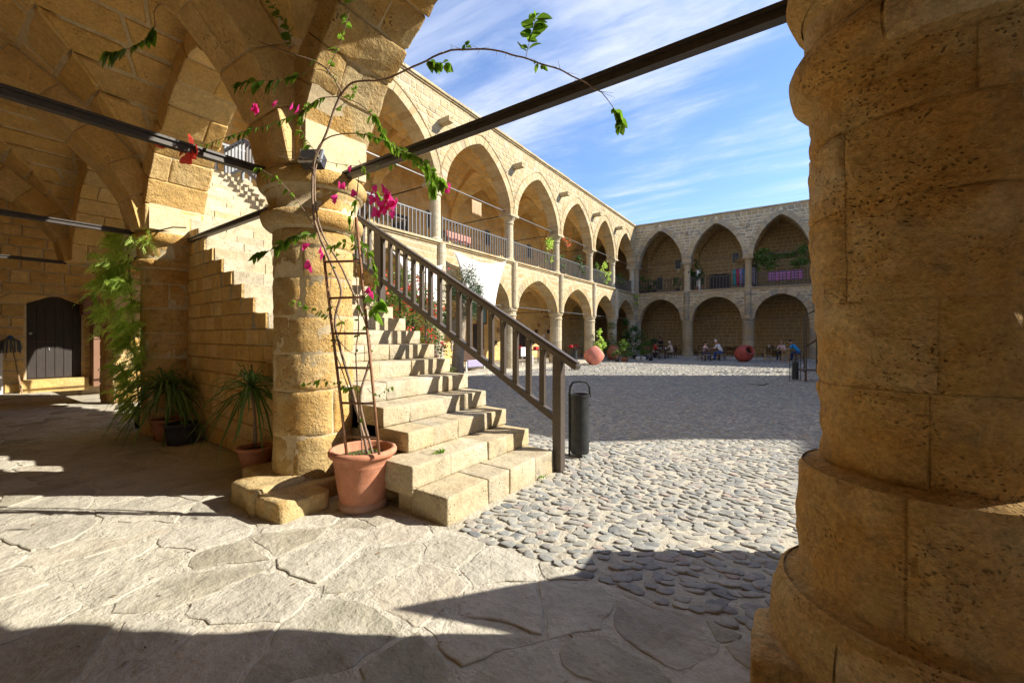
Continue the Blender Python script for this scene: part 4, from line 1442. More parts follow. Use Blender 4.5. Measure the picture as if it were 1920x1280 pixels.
    emit(out, 'voussoir', M['vault'] if not S.get('far') else M['rear_far'], ca, 200, 14, 'voussoirs')
    # vaults
    for bi, (a, b) in enumerate(bays):
        p0 = P((a + b) / 2, 0, -2.07)
        hs, hd = (b - a) / 2, 1.55
        ax, ay = (hd, hs) if S['axis'] == 'y' else (hs, hd)
        for spr, rise, lim in ((z1, 1.75, 10), (z2, S['xr'] + 0.25, 30)):
            vt = empty('vault', (0, 0, 0), parent=thing)
            vault_bay(vt, p0[0], p0[1], ax, ay, spr, rise, M['vault'] if not S.get('far') else M['rear_far'], stones=(not S.get('plainvault')) and (spr > 5 or not S.get('far')), cl=0.3, ln=(0.3, 0.6), rough=0, nu=3, nv=3, lim=lim, tab=False)
    # rods along the arches
    for (a, b) in bays:
        for zt in (z1 + 0.08, z2 + 0.12):
            MB().bar(P(a + 0.3, zt, -dp / 2), P(b - 0.3, zt, -dp / 2), 0.03, 0.03).build('tie_rod', M[S['rod']], thing)
    # railings
    f0 = led + 0.13
    for bi, (a, b) in enumerate(bays):
        if bi in S.get('norail', ()): continue
        rl = empty('railing', (0, 0, 0), parent=thing)
        m = M[S['rail']]
        e = S['ru'] + 0.06
        MB().hexa([P(a + e, f0 + .90, -.24), P(b - e, f0 + .90, -.24), P(b - e, f0 + .90, -.19), P(a + e, f0 + .90, -.19), P(a + e, f0 + .945, -.24), P(b - e, f0 + .945, -.24), P(b - e, f0 + .945, -.19), P(a + e, f0 + .945, -.19)]).build('top_rail', m, rl)
        MB().hexa([P(a + e, f0 + .06, -.235), P(b - e, f0 + .06, -.235), P(b - e, f0 + .06, -.195), P(a + e, f0 + .06, -.195), P(a + e, f0 + .10, -.235), P(b - e, f0 + .10, -.235), P(b - e, f0 + .10, -.195), P(a + e, f0 + .10, -.195)]).build('bottom_rail', m, rl)
        n = int((b - a - 2 * e) / S['bal'])
        w = S['balw']
        for i in range(n + 1):
            s = a + e + 0.03 + (b - a - 2 * e - 0.06) * i / n
            hh = 1.0 if i in (0, n) else 0.9
            c = [P(s - w, f0, -.215 - w), P(s + w, f0, -.215 - w), P(s + w, f0, -.215 + w), P(s - w, f0, -.215 + w), P(s - w, f0 + hh, -.215 - w), P(s + w, f0 + hh, -.215 - w), P(s + w, f0 + hh, -.215 + w), P(s - w, f0 + hh, -.215 + w)]
            v, f = rock(c, 1); mesh_obj('baluster', v, f, m, rl, tints=0.5)


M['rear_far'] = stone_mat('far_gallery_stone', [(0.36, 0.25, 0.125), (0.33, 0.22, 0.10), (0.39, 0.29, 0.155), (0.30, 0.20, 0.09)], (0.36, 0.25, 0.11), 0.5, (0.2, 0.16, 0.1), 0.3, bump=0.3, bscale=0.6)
LX, BY = -10.3, 32.2
lw = empty('gallery_building', (LX, 17, 0), 'sunlit two-storey stone gallery with pointed arches running away along the courtyard', 'building')
PL = lambda s, z, d: Vector((LX + d, s, z))
wing(lw, PL, [2.65, 6.3, 10.75, 15.35, 19.75, 24.15, 28.0, BY], -0.15,
     dict(core=M['mortar_light'], mat=M['wall'], colmat=M['step'], z1=2.5, z1a=3.95, z2=6.6, z2a=8.85, rl=0.32, ru=0.20, joint=0.016, proud=0.006, xr=2.3, axis='y', rod='iron_grey', rail='iron_grey',
          bal=0.165, balw=0.017, skip0=True, norail=(),
          openings=[(8.3, 9.2, -0.1, 1.9, 'door'), (12.0, 12.9, -0.1, 1.9, 'door'), (16.9, 17.8, -0.1, 1.9, 'door'), (14.0, 14.5, 1.3, 2.2, 'window'), (21.3, 22.2, -0.1, 1.9, 'door'), (25.8, 26.7, -0.1, 1.9, 'door'),
                    (9.0, 9.4, 6.3, 7.1, 'window'), (13.6, 14.0, 6.2, 7.0, 'window'), (17.9, 18.3, 6.2, 7.0, 'window'), (22.2, 22.6, 6.2, 7.0, 'window'), (11.6, 12.5, 4.56, 6.4, 'door '.strip()), (26.0, 26.9, 4.56, 6.4, 'door')]))
bw = empty('gallery_building', (0, BY, 0), 'shaded two-storey stone gallery closing the far end of the courtyard, cafe tables under it', 'building')
PB = lambda s, z, d: Vector((s, BY - d, z))
wing(bw, PB, [LX, -6.55, -2.66, 1.06, 4.8, 8.5, 12.2], -0.15,
     dict(core=M['mortar_light'], mat=M['wall_far'], colmat=M['wall_far'], z1=2.45, z1a=4.05, z2=6.6, z2a=9.2, rl=0.36, ru=0.22, joint=0.026, proud=0.010, xr=2.6, axis='x', rod='iron', rail='iron', far=True,
          bal=0.2, balw=0.024,
          openings=[(-8.15, -7.7, 6.75, 7.5, 'window'), (-4.0, -3.55, 6.85, 7.6, 'window'), (0.1, 0.6, 7.05, 7.5, 'window'), (-9.6, -9.15, 5.1, 6.2, 'window'), (-7.3, -6.4, 4.56, 6.4, 'arched_door'), (-5.6, -4.1, 4.56, 6.1, 'double_door'), (-3.9 + 0.65, -2.3, 4.56, 6.8, 'arched_door'), (0.9, 2.3, 4.56, 6.4, 'door')]))
MB().hexa([PL(2.2, -0.6, 0.35), PL(BY, -0.6, 0.35), PL(BY, -0.6, -3.6), PL(2.2, -0.6, -3.6), PL(2.2, -0.15, 0.35), PL(BY, -0.15, 0.35), PL(BY, -0.15, -3.6), PL(2.2, -0.15, -3.6)], 0.3).build('gallery_walkway', M['flag'])['kind'] = 'structure'
MB().hexa([PB(LX + .36, -0.6, 0.5), PB(12, -0.6, 0.5), PB(12, -0.6, -3.6), PB(LX + .36, -0.6, -3.6), PB(LX + .36, -0.17, 0.5), PB(12, -0.17, 0.5), PB(12, -0.17, -3.6), PB(LX + .36, -0.17, -3.6)], 0.5).build('cafe_walkway', M['flag'])['kind'] = 'structure'

# closing wing on the right and the domed prayer house, oversized for its shadow, in the middle: both behind the big pillar
cr = empty('corner_wall', (-14, 34, 0), 'plain stone walls closing the shaded corner where the two galleries meet', 'wall')
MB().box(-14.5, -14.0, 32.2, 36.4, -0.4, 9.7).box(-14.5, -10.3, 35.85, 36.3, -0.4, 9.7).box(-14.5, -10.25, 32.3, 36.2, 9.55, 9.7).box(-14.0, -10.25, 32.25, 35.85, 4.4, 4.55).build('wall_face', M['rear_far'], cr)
rw_ = empty('right_wing', (12.2, 17, 0), 'two-storey stone wing closing the courtyard on the right, behind the big pillar', 'building')
MB().box(12.2, 12.8, 2.2, BY, -0.6, 9.8).build('front_wall', M['wall'], rw_)
MB().box(12.8, 16.0, 2.2, BY + 4, 9.6, 9.8).build('roof', M['mortar'], rw_)
ms = empty('prayer_house', (6.8, 17.5, 0), 'domed prayer house in the courtyard, enlarged for its shadow, behind the big pillar', 'building')
R8 = lambda r, z: [(6.8 + r * math.cos(math.pi / 8 + k * math.pi / 4), 17.5 + r * math.sin(math.pi / 8 + k * math.pi / 4), z) for k in range(8)]
va = R8(5.5, -0.4) + R8(5.5, 8.7) + R8(5.7, 8.7) + R8(5.7, 9.0)
fa = [(r * 8 + k, r * 8 + (k + 1) % 8, (r + 1) * 8 + (k + 1) % 8, (r + 1) * 8 + k) for r in range(3) for k in range(8)] + [tuple(24 + k for k in range(8))]
mesh_obj('walls', va, fa, M['wall'], ms, tints=0.4)
its = []
for k in (3, 4, 5):
    a_, b_ = Vector(R8(5.5, 0)[k]), Vector(R8(5.5, 0)[(k + 1) % 8])
    U_ = (b_ - a_).normalized()
    N_ = Vector((U_.y, -U_.x, 0))
    if N_.dot(a_ - Vector((6.8, 17.5, 0))) < 0: N_ = -N_
    L_ = (b_ - a_).length
    cw_ = Curve2(arch_circ(1.25, 1.5, 10))
    fo_ = lambda z: [((L_ / 2 - 1.25, L_ / 2 + 1.25) if z < 2.4 else ((L_ / 2 - cw_.half_at(z - 2.4), L_ / 2 + cw_.half_at(z - 2.4)) if z < 3.88 and cw_.half_at(z - 2.4) is not None else None)), None]
    its += masonry(plane_surf((a_.x, a_.y, 0), U_, N_), 0.05, L_ - 0.05, -0.26, 8.6, (0.24, 0.32), (0.3, 0.6), fo_, 0.02, 0.014)
emit(its, 'stone', M['wall'], ms, 0, 9e9)
MB().lathe([(2.6 * math.cos(t), 9.0 + 1.2 * math.sin(t)) for t in [k * math.pi / 20 for k in range(11)]], (6.8, 17.5, 0), 24).build('dome', M['mortar'], ms, smooth=True)
# ------------------------------------------------------------------ foreground objects
def W(px, py, t):
    """world point seen at (px, py) of the photograph at forward distance t (used only to look up coordinates)"""
    rr, f, z = (px - CX) / FPX * t, t, CAMH + (HY - py) / FPX * t
    return Vector((rr * CS - f * SN, rr * SN + f * CS, z))


def spline(pts, n=5):
    pts = [Vector(p) for p in pts]
    out = []
    for i in range(len(pts) - 1):
        p0, p1, p2, p3 = pts[max(i - 1, 0)], pts[i], pts[i + 1], pts[min(i + 2, len(pts) - 1)]
        for k in range(n):
            t = k / n
            out.append(0.5 * ((2 * p1) + (p2 - p0) * t + (2 * p0 - 5 * p1 + 4 * p2 - p3) * t * t + (3 * p1 - p0 - 3 * p2 + p3) * t ** 3))
    out.append(pts[-1])
    return out


def leaf_geo(base, d, up, L, Wd, fold=0.25, droop=0.25):
    """a pointed oval leaf, folded along its midrib and bent"""
    d = Vector(d).normalized()
    s = d.cross(Vector(up))
    if s.length < 1e-3: s = d.cross(Vector((1, 0, 0)))
    s.normalize()
    n = s.cross(d)
    prof = [(0.0, 0.06), (0.22, 0.8), (0.45, 1.0), (0.7, 0.72), (0.88, 0.34), (1.0, 0.0)]
    vs, fs = [], []
    for t, w in prof:
        c = Vector(base) + d * (L * t) - Vector((0, 0, 1)) * (L * droop * t * t)
        vs += [c - s * (Wd / 2 * w) + n * (Wd * fold * w * 0.5), c, c + s * (Wd / 2 * w) + n * (Wd * fold * w * 0.5)]
    for i in range(len(prof) - 1):
        a = i * 3
        fs += [(a, a + 1, a + 4, a + 3), (a + 1, a + 2, a + 5, a + 4)]
    return vs, fs


# --- big terracotta pot
PX, PY = -2.56, 1.88
pot = empty('terracotta_pot', (PX, PY, 0), 'large terracotta pot on a round saucer at the foot of the sunlit pillar', 'pot')
MB().lathe([(0.150, 0.03), (0.165, 0.10), (0.180, 0.2), (0.193, 0.30), (0.196, 0.305), (0.198, 0.315), (0.202, 0.36), (0.222, 0.365), (0.232, 0.38), (0.234, 0.395), (0.226, 0.412), (0.205, 0.415), (0.197, 0.40), (0.193, 0.33), (0.0, 0.32)], (PX, PY, 0), 48).build('body', M['terra'], pot, smooth=True)
MB().lathe([(0.0, 0.002), (0.165, 0.002), (0.17, 0.01), (0.158, 0.055), (0.148, 0.06), (0.14, 0.03), (0, 0.028)], (PX, PY, 0), 40).build('saucer', M['terra_dark'], pot, smooth=True)
mb = MB()
vs, fs = [], []
for j in range(8):
    for k in range(20):
        r, a = 0.192 * j / 7, k * math.pi / 10
        vs.append((PX + r * math.cos(a), PY + r * math.sin(a), 0.348 + 0.012 * noise.noise(Vector((r * 20 * math.cos(a), r * 20 * math.sin(a), 1)))))
for j in range(7):
    for k in range(20):
        fs.append((j * 20 + k, (j + 1) * 20 + k, (j + 1) * 20 + (k + 1) % 20, j * 20 + (k + 1) % 20))
mesh_obj('soil', vs, fs, M['soil'], pot, tints=0.5)
mb = MB()
for k in range(90):
    a, r = rnd.uniform(0, 6.28), rnd.uniform(0.02, 0.18)
    b = (PX + r * math.cos(a), PY + r * math.sin(a), 0.35)
    v, f = leaf_geo(b, (rnd.uniform(-1, 1), rnd.uniform(-1, 1), 1.2), (0, 0, 1), rnd.uniform(0.02, 0.045), 0.012)
    mb.add(v, f, rnd.random())
o = mb.build('weeds', M['leaf'], pot); o['kind'] = 'stuff'

# --- rusty ladder standing in the pot
lad = empty('ladder', (PX, PY, 0.36), 'narrow rusty metal ladder standing in the big pot and leaning on the pillar', 'ladder')
M['rust'] = plain('rusty_iron', (0.25, 0.125, 0.065), 0.7, 0.1, 0.4, 25, 0.3)
fl, fr = W(650, 852, 2.80), W(711, 852, 2.80)
tl, tr_ = W(607, 478, 2.92), W(668, 408, 2.90)
for a, b in ((fl, tl), (fr, tr_)):
    MB().tube([a, a + (b - a) * 0.33 + Vector((0.003, 0, 0)), a + (b - a) * 0.66, b], 0.0095, 8).build('side_rail', M['rust'], lad, smooth=True)


def on(a, b, py):
    f = lambda p: project(p)[1]
    lo, hi = 0.0, 1.0
    for _ in range(30):
        m = (lo + hi) / 2
        if f(a + (b - a) * m) > py: lo = m
        else: hi = m
    return a + (b - a) * lo


for yl_, yr_ in ((491, 489), (559, 557), (625, 625), (689, 690), (755, 757), (818, 820)):
    MB().tube([on(fl, tl, yl_), on(fr, tr_, yr_)], 0.0085, 7).build('rung', M['rust'], lad, smooth=True)

# --- bougainvillea
vine = empty('bougainvillea', (PX, PY, 0.35), 'bougainvillea vine with magenta flowers climbing from the big pot up the ladder and sunlit pillar', 'vine')
leaves, flowers = [], []


def shoot(pts, r0, r1, nleaf=0, size=0.05, mat='stem', lo=0.1, hi=1.0, hang=0.6, bright=0.5, name='branch', thorns=0):
    P3 = spline([W(*p) for p in pts], 5)
    P3 = [p + Vector((noise.noise(p * 9) * 0.006, noise.noise(p * 9 + Vector((3, 1, 2))) * 0.006, noise.noise(p * 9 + Vector((7, 5, 2))) * 0.006)) for p in P3]
    n = len(P3)
    MB().tube(P3, [r0 + (r1 - r0) * i / (n - 1) for i in range(n)], 7).build(name, M[mat], vine, smooth=True)
    nleaf = int(nleaf * 2.5)
    for i in range(nleaf):
        t = min(0.99, max(0.0, lo + (hi - lo) * (i + rnd.uniform(-0.9, 1.9)) / nleaf))
        k = min(int(t * (n - 1)), n - 2)
        p = P3[k].lerp(P3[k + 1], t * (n - 1) - k)
        tan = (P3[k + 1] - P3[k]).normalized()
        side = tan.cross(Vector((0.3, -0.9, 0.3))).normalized() * (1 if i % 2 else -1)
        d = (tan * 0.5 + side * rnd.uniform(-0.5, 1.1) + Vector((0, 0, -1)) * hang * rnd.uniform(0.5, 1.4) + Vector((rnd.uniform(-.3, .3), rnd.uniform(-.4, .1), 0))).normalized()
        L = size * rnd.choice((rnd.uniform(0.45, 0.8), rnd.uniform(0.9, 1.45)))
        up = Vector((rnd.uniform(-.5, .5), -0.8, rnd.uniform(0, .7)))
        v, f = leaf_geo(p + d * L * 0.03, d, up, L, L * rnd.uniform(0.6, 0.8))
        leaves.append((v, f, min(1, max(0, bright + rnd.uniform(-.35, .35)))))
    for i in range(thorns):
        k = rnd.randrange(1, n - 1)
        d = Vector((rnd.uniform(-1, 1), rnd.uniform(-1, 1), rnd.uniform(-.3, 1))).normalized() * rnd.uniform(0.02, 0.09)
        MB().tube([P3[k], P3[k] + d], [0.0014, 0.0006], 4).build('thorn', M['stem'], vine)
    return P3


def bloom(px, py, t, size=0.045, mat='magenta'):
    c = W(px, py, t)
    base = rnd.uniform(0, 6.28)
    tilt = Vector((rnd.uniform(-.5, .5), -1, rnd.uniform(-.4, .5))).normalized()
    e1 = tilt.cross(Vector((0, 0, 1))).normalized(); e2 = tilt.cross(e1)
    mb = MB()
    for k in range(3):
        a = base + k * 2.094
        d = (e1 * math.cos(a) + e2 * math.sin(a) + tilt * 0.35).normalized()
        v, f = leaf_geo(c, d, tilt, size * rnd.uniform(0.85, 1.1), size * 0.95, 0.35, 0.1)
        mb.add(v, f, rnd.uniform(0.2, 1))
    flowers.append((mb, mat))


# twin stems rising out of the pot
shoot([(690, 850, 2.84), (675, 790, 2.84), (663, 740, 2.85), (640, 660, 2.88), (628, 600, 2.9), (640, 545, 2.92), (618, 490, 2.95), (598, 440, 2.97), (588, 400, 2.97), (586, 330, 2.97), (592, 292, 2.95), (612, 250, 2.92), (626, 205, 2.9), (640, 172, 2.88)], 0.010, 0.0075, 0)
shoot([(700, 850, 2.86), (682, 790, 2.86), (676, 740, 2.86), (689, 690, 2.88), (695, 660, 2.9), (684, 600, 2.93), (662, 548, 2.95), (640, 500, 2.97), (612, 455, 2.98), (595, 405, 2.99), (590, 340, 2.99), (596, 290, 2.98)], 0.009, 0.006, 6, 0.03, lo=0.1, hi=0.7)
shoot([(680, 850, 2.82), (672, 760, 2.83), (668, 680, 2.85), (672, 600, 2.88), (668, 520, 2.9), (665, 430, 2.9), (672, 330, 2.9)], 0.005, 0.0028, 7, 0.032, hi=0.9)
shoot([(668, 770, 2.82), (640, 690, 2.84), (628, 650, 2.86), (640, 610, 2.88), (620, 560, 2.9), (622, 500, 2.92)], 0.004, 0.002, 4, 0.035)
shoot([(636, 640, 2.86), (660, 662, 2.87), (690, 660, 2.87)], 0.003, 0.002)
shoot([(690, 728, 2.83), (705, 742, 2.8), (722, 733, 2.78), (735, 725, 2.77)], 0.002, 0.001, 4, 0.022)
shoot([(668, 730, 2.84), (640, 722, 2.83), (600, 712, 2.85), (568, 722, 2.88)], 0.0018, 0.001, 8, 0.034, bright=0.7)
shoot([(628, 600, 2.9), (600, 585, 2.88), (570, 575, 2.86), (545, 565, 2.85)], 0.0018, 0.001, 12, 0.028, bright=0.8)
# leafy shoots
shoot([(638, 178, 2.88), (662, 155, 2.84), (720, 149, 2.74), (775, 125, 2.64), (835, 98, 2.5), (890, 93, 2.38), (940, 97, 2.28), (990, 112, 2.18), (1050, 131, 2.1), (1100, 158, 2.02), (1128, 172, 2.0)], 0.0072, 0.0028, 0, thorns=34)
shoot([(1128, 172, 2.0), (1146, 196, 1.98), (1158, 215, 1.97), (1160, 240, 1.96)], 0.002, 0.001, 7, 0.045, lo=0.35, hang=0.9)
shoot([(985, 110, 2.19), (992, 82, 2.18), (1000, 55, 2.17), (1006, 30, 2.17)], 0.0018, 0.001, 9, 0.068, hang=0.35, bright=0.35)
shoot([(800, 113, 2.58), (815, 118, 2.57), (838, 118, 2.56)], 0.0015, 0.001, 7, 0.05, hang=0.9, bright=0.4)
shoot([(868, 96, 2.43), (876, 86, 2.42)], 0.0015, 0.001, 2, 0.06, hang=-0.3, bright=0.2)
shoot([(1000, 112, 2.16), (1020, 125, 2.14)], 0.0012, 0.001, 2, 0.04, bright=0.9)
shoot([(640, 172, 2.88), (622, 142, 2.86), (598, 118, 2.84), (540, 98, 2.82), (470, 72, 2.9), (420, 48, 3.0), (345, 27, 3.1)], 0.006, 0.002, 4, 0.035, lo=0.1, hi=0.5)
shoot([(345, 27, 3.1), (305, 8, 3.12), (290, 22, 3.1), (291, 50, 3.08), (272, 76, 3.06), (228, 96, 3.04), (205, 98, 3.03)], 0.003, 0.0012, 15, 0.085, lo=0.5, hang=1.0, bright=0.15)
shoot([(612, 138, 2.86), (634, 90, 2.82), (650, 40, 2.78), (662, -20, 2.74)], 0.003, 0.0015, 9, 0.05, bright=0.5)
shoot([(545, 92, 2.82), (540, 60, 2.8), (522, 25, 2.78), (496, -8, 2.76)], 0.0025, 0.0015, 8, 0.058, hang=0.2, bright=0.25)
shoot([(636, 180, 2.88), (598, 185, 2.86), (560, 212, 2.84), (500, 235, 2.84), (440, 252, 2.86), (385, 272, 2.9), (352, 290, 2.92)], 0.0035, 0.0012, 34, 0.05, hang=1.0, bright=0.45)
shoot([(630, 150, 2.86), (600, 130, 2.85), (560, 140, 2.84), (520, 150, 2.82), (470, 152, 2.82), (440, 158, 2.82)], 0.0022, 0.001, 11, 0.07, lo=0.35, hang=0.5, bright=0.2)
shoot([(588, 330, 2.97), (592, 285, 2.94), (615, 258, 2.9), (660, 250, 2.84), (705, 258, 2.78), (750, 280, 2.72), (790, 300, 2.66), (822, 335, 2.62), (832, 352, 2.6)], 0.0055, 0.0015, 38, 0.042, lo=0.4, hang=0.5, bright=0.75)
shoot([(640, 180, 2.88), (680, 200, 2.85), (708, 228, 2.82), (722, 258, 2.8), (758, 290, 2.76), (800, 318, 2.7), (812, 345, 2.68), (815, 368, 2.66)], 0.003, 0.0012, 34, 0.045, lo=0.2, hang=0.6, bright=0.85)
shoot([(592, 430, 2.97), (560, 380, 2.93), (530, 345, 2.9), (497, 322, 2.88), (480, 314, 2.88)], 0.003, 0.0012, 11, 0.038, bright=0.8, lo=0.2)
shoot([(598, 440, 2.97), (570, 440, 2.9), (540, 452, 2.86), (505, 470, 2.84), (478, 482, 2.83)], 0.0025, 0.001, 18, 0.062, lo=0.05, hang=0.5, bright=0.35)
shoot([(672, 330, 2.9), (668, 380, 2.9), (655, 430, 2.92), (690, 470, 2.9), (705, 520, 2.88), (700, 590, 2.88)], 0.002, 0.001, 22, 0.042, lo=0.15, bright=0.6)
shoot([(672, 300, 2.88), (690, 330, 2.86), (705, 360, 2.84), (720, 380, 2.84)], 0.002, 0.001, 8, 0.035, bright=0.9)
shoot([(550, 300, 2.9), (520, 290, 2.9), (600, 300, 2.92)], 0.002, 0.001)
shoot([(592, 320, 2.95), (555, 288, 2.92), (520, 285, 2.9), (500, 292, 2.9)], 0.0022, 0.001)
shoot([(600, 300, 2.94), (640, 308, 2.9), (700, 312, 2.84), (760, 305, 2.8)], 0.0022, 0.001, 3, 0.03)
shoot([(604, 300, 2.94), (575, 262, 2.92), (560, 225, 2.9), (572, 195, 2.88)], 0.002, 0.001, 9, 0.045, bright=0.6)
shoot([(628, 205, 2.9), (655, 185, 2.86), (668, 160, 2.84)], 0.002, 0.001, 6, 0.04, bright=0.9)
shoot([(700, 590, 2.88), (712, 560, 2.87), (700, 545, 2.87)], 0.0015, 0.001, 7, 0.07, bright=0.5)
shoot([(690, 470, 2.9), (650, 455, 2.9), (620, 462, 2.9)], 0.0015, 0.001, 8, 0.04, bright=0.8)
emit(leaves, 'leaf', M['leaf'], vine, 290, 4, 'foliage')
for (px, py, s) in ((486, 208, .05), (480, 204, .04), (517, 197, .038), (549, 203, .04), (560, 208, .045), (640, 347, .04), (645, 350, .035), (658, 317, .03), (665, 362, .035), (629, 372, .038), (838, 354, .045),
                    (575, 463, .04), (582, 497, .055), (607, 477, .045), (603, 470, .035), (692, 545, .03), (699, 552, .03), (700, 362, .035), (704, 352, .03), (727, 360, .045), (722, 352, .04), (712, 375, .035), (718, 385, .045),
                    (737, 378, .05), (742, 388, .055), (730, 385, .04), (724, 395, .045), (714, 400, .04), (706, 398, .04), (738, 402, .035), (700, 376, .04), (728, 372, .04), (709, 368, .035), (732, 366, .04), (745, 380, .04)):
    bloom(px, py, 2.62 if px > 690 else 2.80, s)
for (px, py, s) in ((306, 270, .05), (313, 275, .05), (362, 261, .05), (348, 284, .055), (372, 283, .05), (356, 300, .065), (365, 292, .04)):
    bloom(px, py, 2.86, s, 'redbract')
for mb, m in flowers: mb.build('flower', M[m], vine)

# --- floodlights
fl_ = empty('floodlight', tuple(W(590, 300, 3.02)), 'black box floodlight standing on the capital of the sunlit pillar behind the vine', 'light')
c = W(588, 302, 3.05)
ax = Vector((0.83, 0.56, 0)).normalized(); nn = Vector((0.5, -0.75, 0.45)).normalized(); up_ = ax.cross(nn)
MB().obox(c, ax, nn, up_, 0.15, 0.07, 0.10).build('housing', M['lampblack'], fl_)
MB().obox(c + nn * 0.045, ax, nn, up_, 0.165, 0.02, 0.115).build('glass_frame', M['steel'], fl_)
MB().obox(c + nn * 0.0585, ax, nn, up_, 0.14, 0.006, 0.09).build('glass', M['glass'], fl_)
MB().box(c.x - 0.05, c.x + 0.05, c.y - 0.008, c.y + 0.008, 2.47, c.z - 0.02).build('bracket', M['lampblack'], fl_)
c = Vector((-6.66, 1.80, 2.62))
sp = empty('spotlight', tuple(c), 'small silver spotlight on top of the left pillar', 'light')
nn = Vector((0.5, -0.8, -0.3)).normalized(); ax = Vector((0.85, 0.53, 0)); up_ = ax.cross(nn)
MB().obox(c, ax, nn, up_, 0.17, 0.06, 0.10).build('housing', M['steel'], sp)
MB().obox(c + nn * 0.036, ax, nn, up_, 0.15, 0.01, 0.08).build('glass', M['glass'], sp)
MB().box(c.x - 0.012, c.x + 0.012, c.y - 0.012, c.y + 0.012, 2.46, c.z - 0.03).build('stand', M['steel'], sp)
MB().tube([(c.x + .05, c.y, 2.475), (c.x + .3, c.y - .02, 2.48), (c.x + .55, c.y + 0.05, 2.5), (c.x + 0.8, c.y + 0.1, 2.47)], 0.008, 5).build('cable', M['lampblack'], sp)


# --- potted plants in the arcade
def strap_plant(name, c, z0, zc, n, L, wd, label, pmat, pprof, mat='strap_leaf', trunks=1, ribs=False, droop=0.8, cat='potted plant'):
    t = empty(name, (c[0], c[1], 0), label, cat)
    MB().lathe(pprof, (c[0], c[1], 0), 28).build('pot', M[pmat], t, smooth=True)
    r = pprof[-1][0]
    MB().lathe([(max(p[0] for p in pprof) * 0.86, z0), (0.0, z0 + 0.005)], (c[0], c[1], 0), 20).build('soil', M['soil'], t)
    if ribs:
        for k in range(18):
            a = k * math.pi / 9
            MB().bar((c[0] + 0.098 * math.cos(a), c[1] + 0.098 * math.sin(a), 0.05), (c[0] + 0.126 * math.cos(a), c[1] + 0.126 * math.sin(a), 0.19), 0.012, 0.008).build('rib', M[pmat], t)
    heads = []
    for k in range(trunks):
        top = Vector((c[0] + rnd.uniform(-.05, .05), c[1] + rnd.uniform(-.05, .05), zc + rnd.uniform(-.06, .06)))
        MB().tube([(c[0] + rnd.uniform(-.02, .02), c[1], z0), (c[0], c[1], (z0 + zc) / 2), top], [0.014, 0.011, 0.012], 7).build('stem', M['stem'], t, smooth=True)
        heads.append(top)
    out = []
    for i in range(n):
        h = heads[i % trunks]
        a = rnd.uniform(0, 6.28); el = rnd.uniform(-0.5, 1.35)
        d = Vector((math.cos(a) * math.cos(el), math.sin(a) * math.cos(el), math.sin(el)))
        l = L * rnd.uniform(0.7, 1.1)
        s = d.cross(Vector((0, 0, 1)));
        if s.length < 1e-3: s = Vector((1, 0, 0))
        s.normalize()
        vs, fs = [], []
        for k in range(7):
            u = k / 6
            p = h + d * l * u - Vector((0, 0, 1)) * (droop * l * u ** 2.2 * (0.5 + 0.5 * math.cos(el))) + Vector((0, 0, -0.10 * rnd.random() * u))
            w = wd * (0.6 + 0.5 * u) * (1 - u) ** 0.45
            vs += [p - s * w / 2 + Vector((0, 0, w * 0.3)), p, p + s * w / 2 + Vector((0, 0, w * 0.3))]
        for k in range(6):
            b = k * 3
            fs += [(b, b + 1, b + 4, b + 3), (b + 1, b + 2, b + 5, b + 4)]
        out.append((vs, fs, rnd.random()))
    emit(out, 'leaf', M[mat], t, 150, 5, 'foliage')
    return t


tp = lambda r0, r1, h: [(0, 0.003), (r0, 0.003), (r0 + (r1 - r0) * .5, h * .5), (r1 * 0.96, h * 0.86), (r1, h * 0.87), (r1 + 0.008, h * 0.95), (r1, h), (r1 - 0.012, h), (r1 - 0.02, h * 0.8)]
strap_plant('potted_dragon_tree', (-3.98, 1.80), 0.20, 0.74, 80, 0.50, 0.028, 'spiky dragon tree in a ribbed terracotta pot just left of the sunlit pillar', 'terra', tp(0.09, 0.14, 0.235), trunks=2, ribs=True, droop=0.7)
strap_plant('potted_yucca', (-6.10, 1.80), 0.22, 0.60, 150, 0.58, 0.034, 'big arching spiky plant in a terracotta pot in front of the left pillar', 'terra', tp(0.11, 0.16, 0.25), trunks=3, droop=0.9)
strap_plant('dark_plant_pot', (-5.74, 1.83), 0.20, 0.24, 7, 0.10, 0.03, 'wide dark plastic plant pot beside the terracotta one in the wall corner', 'plastic', tp(0.135, 0.165, 0.235), 'leaf', droop=0.3)

fn = empty('climbing_fern', (-7.19, 1.83, 0), 'tall feathery bright green fern climbing the left pillar from a slim dark pot', 'potted plant')
MB().lathe([(0, 0.003), (0.055, 0.003), (0.075, 0.26), (0.08, 0.27), (0.072, 0.27), (0.066, 0.2)], (-7.19, 1.83, 0), 20).build('pot', M['plastic'], fn, smooth=True)
MB().tube([(-7.19, 1.83, 0.1), (-7.16, 1.76, 1.2), (-7.2, 1.7, 2.5)], 0.009, 6).build('cane', M['stem'], fn)
fronds = []


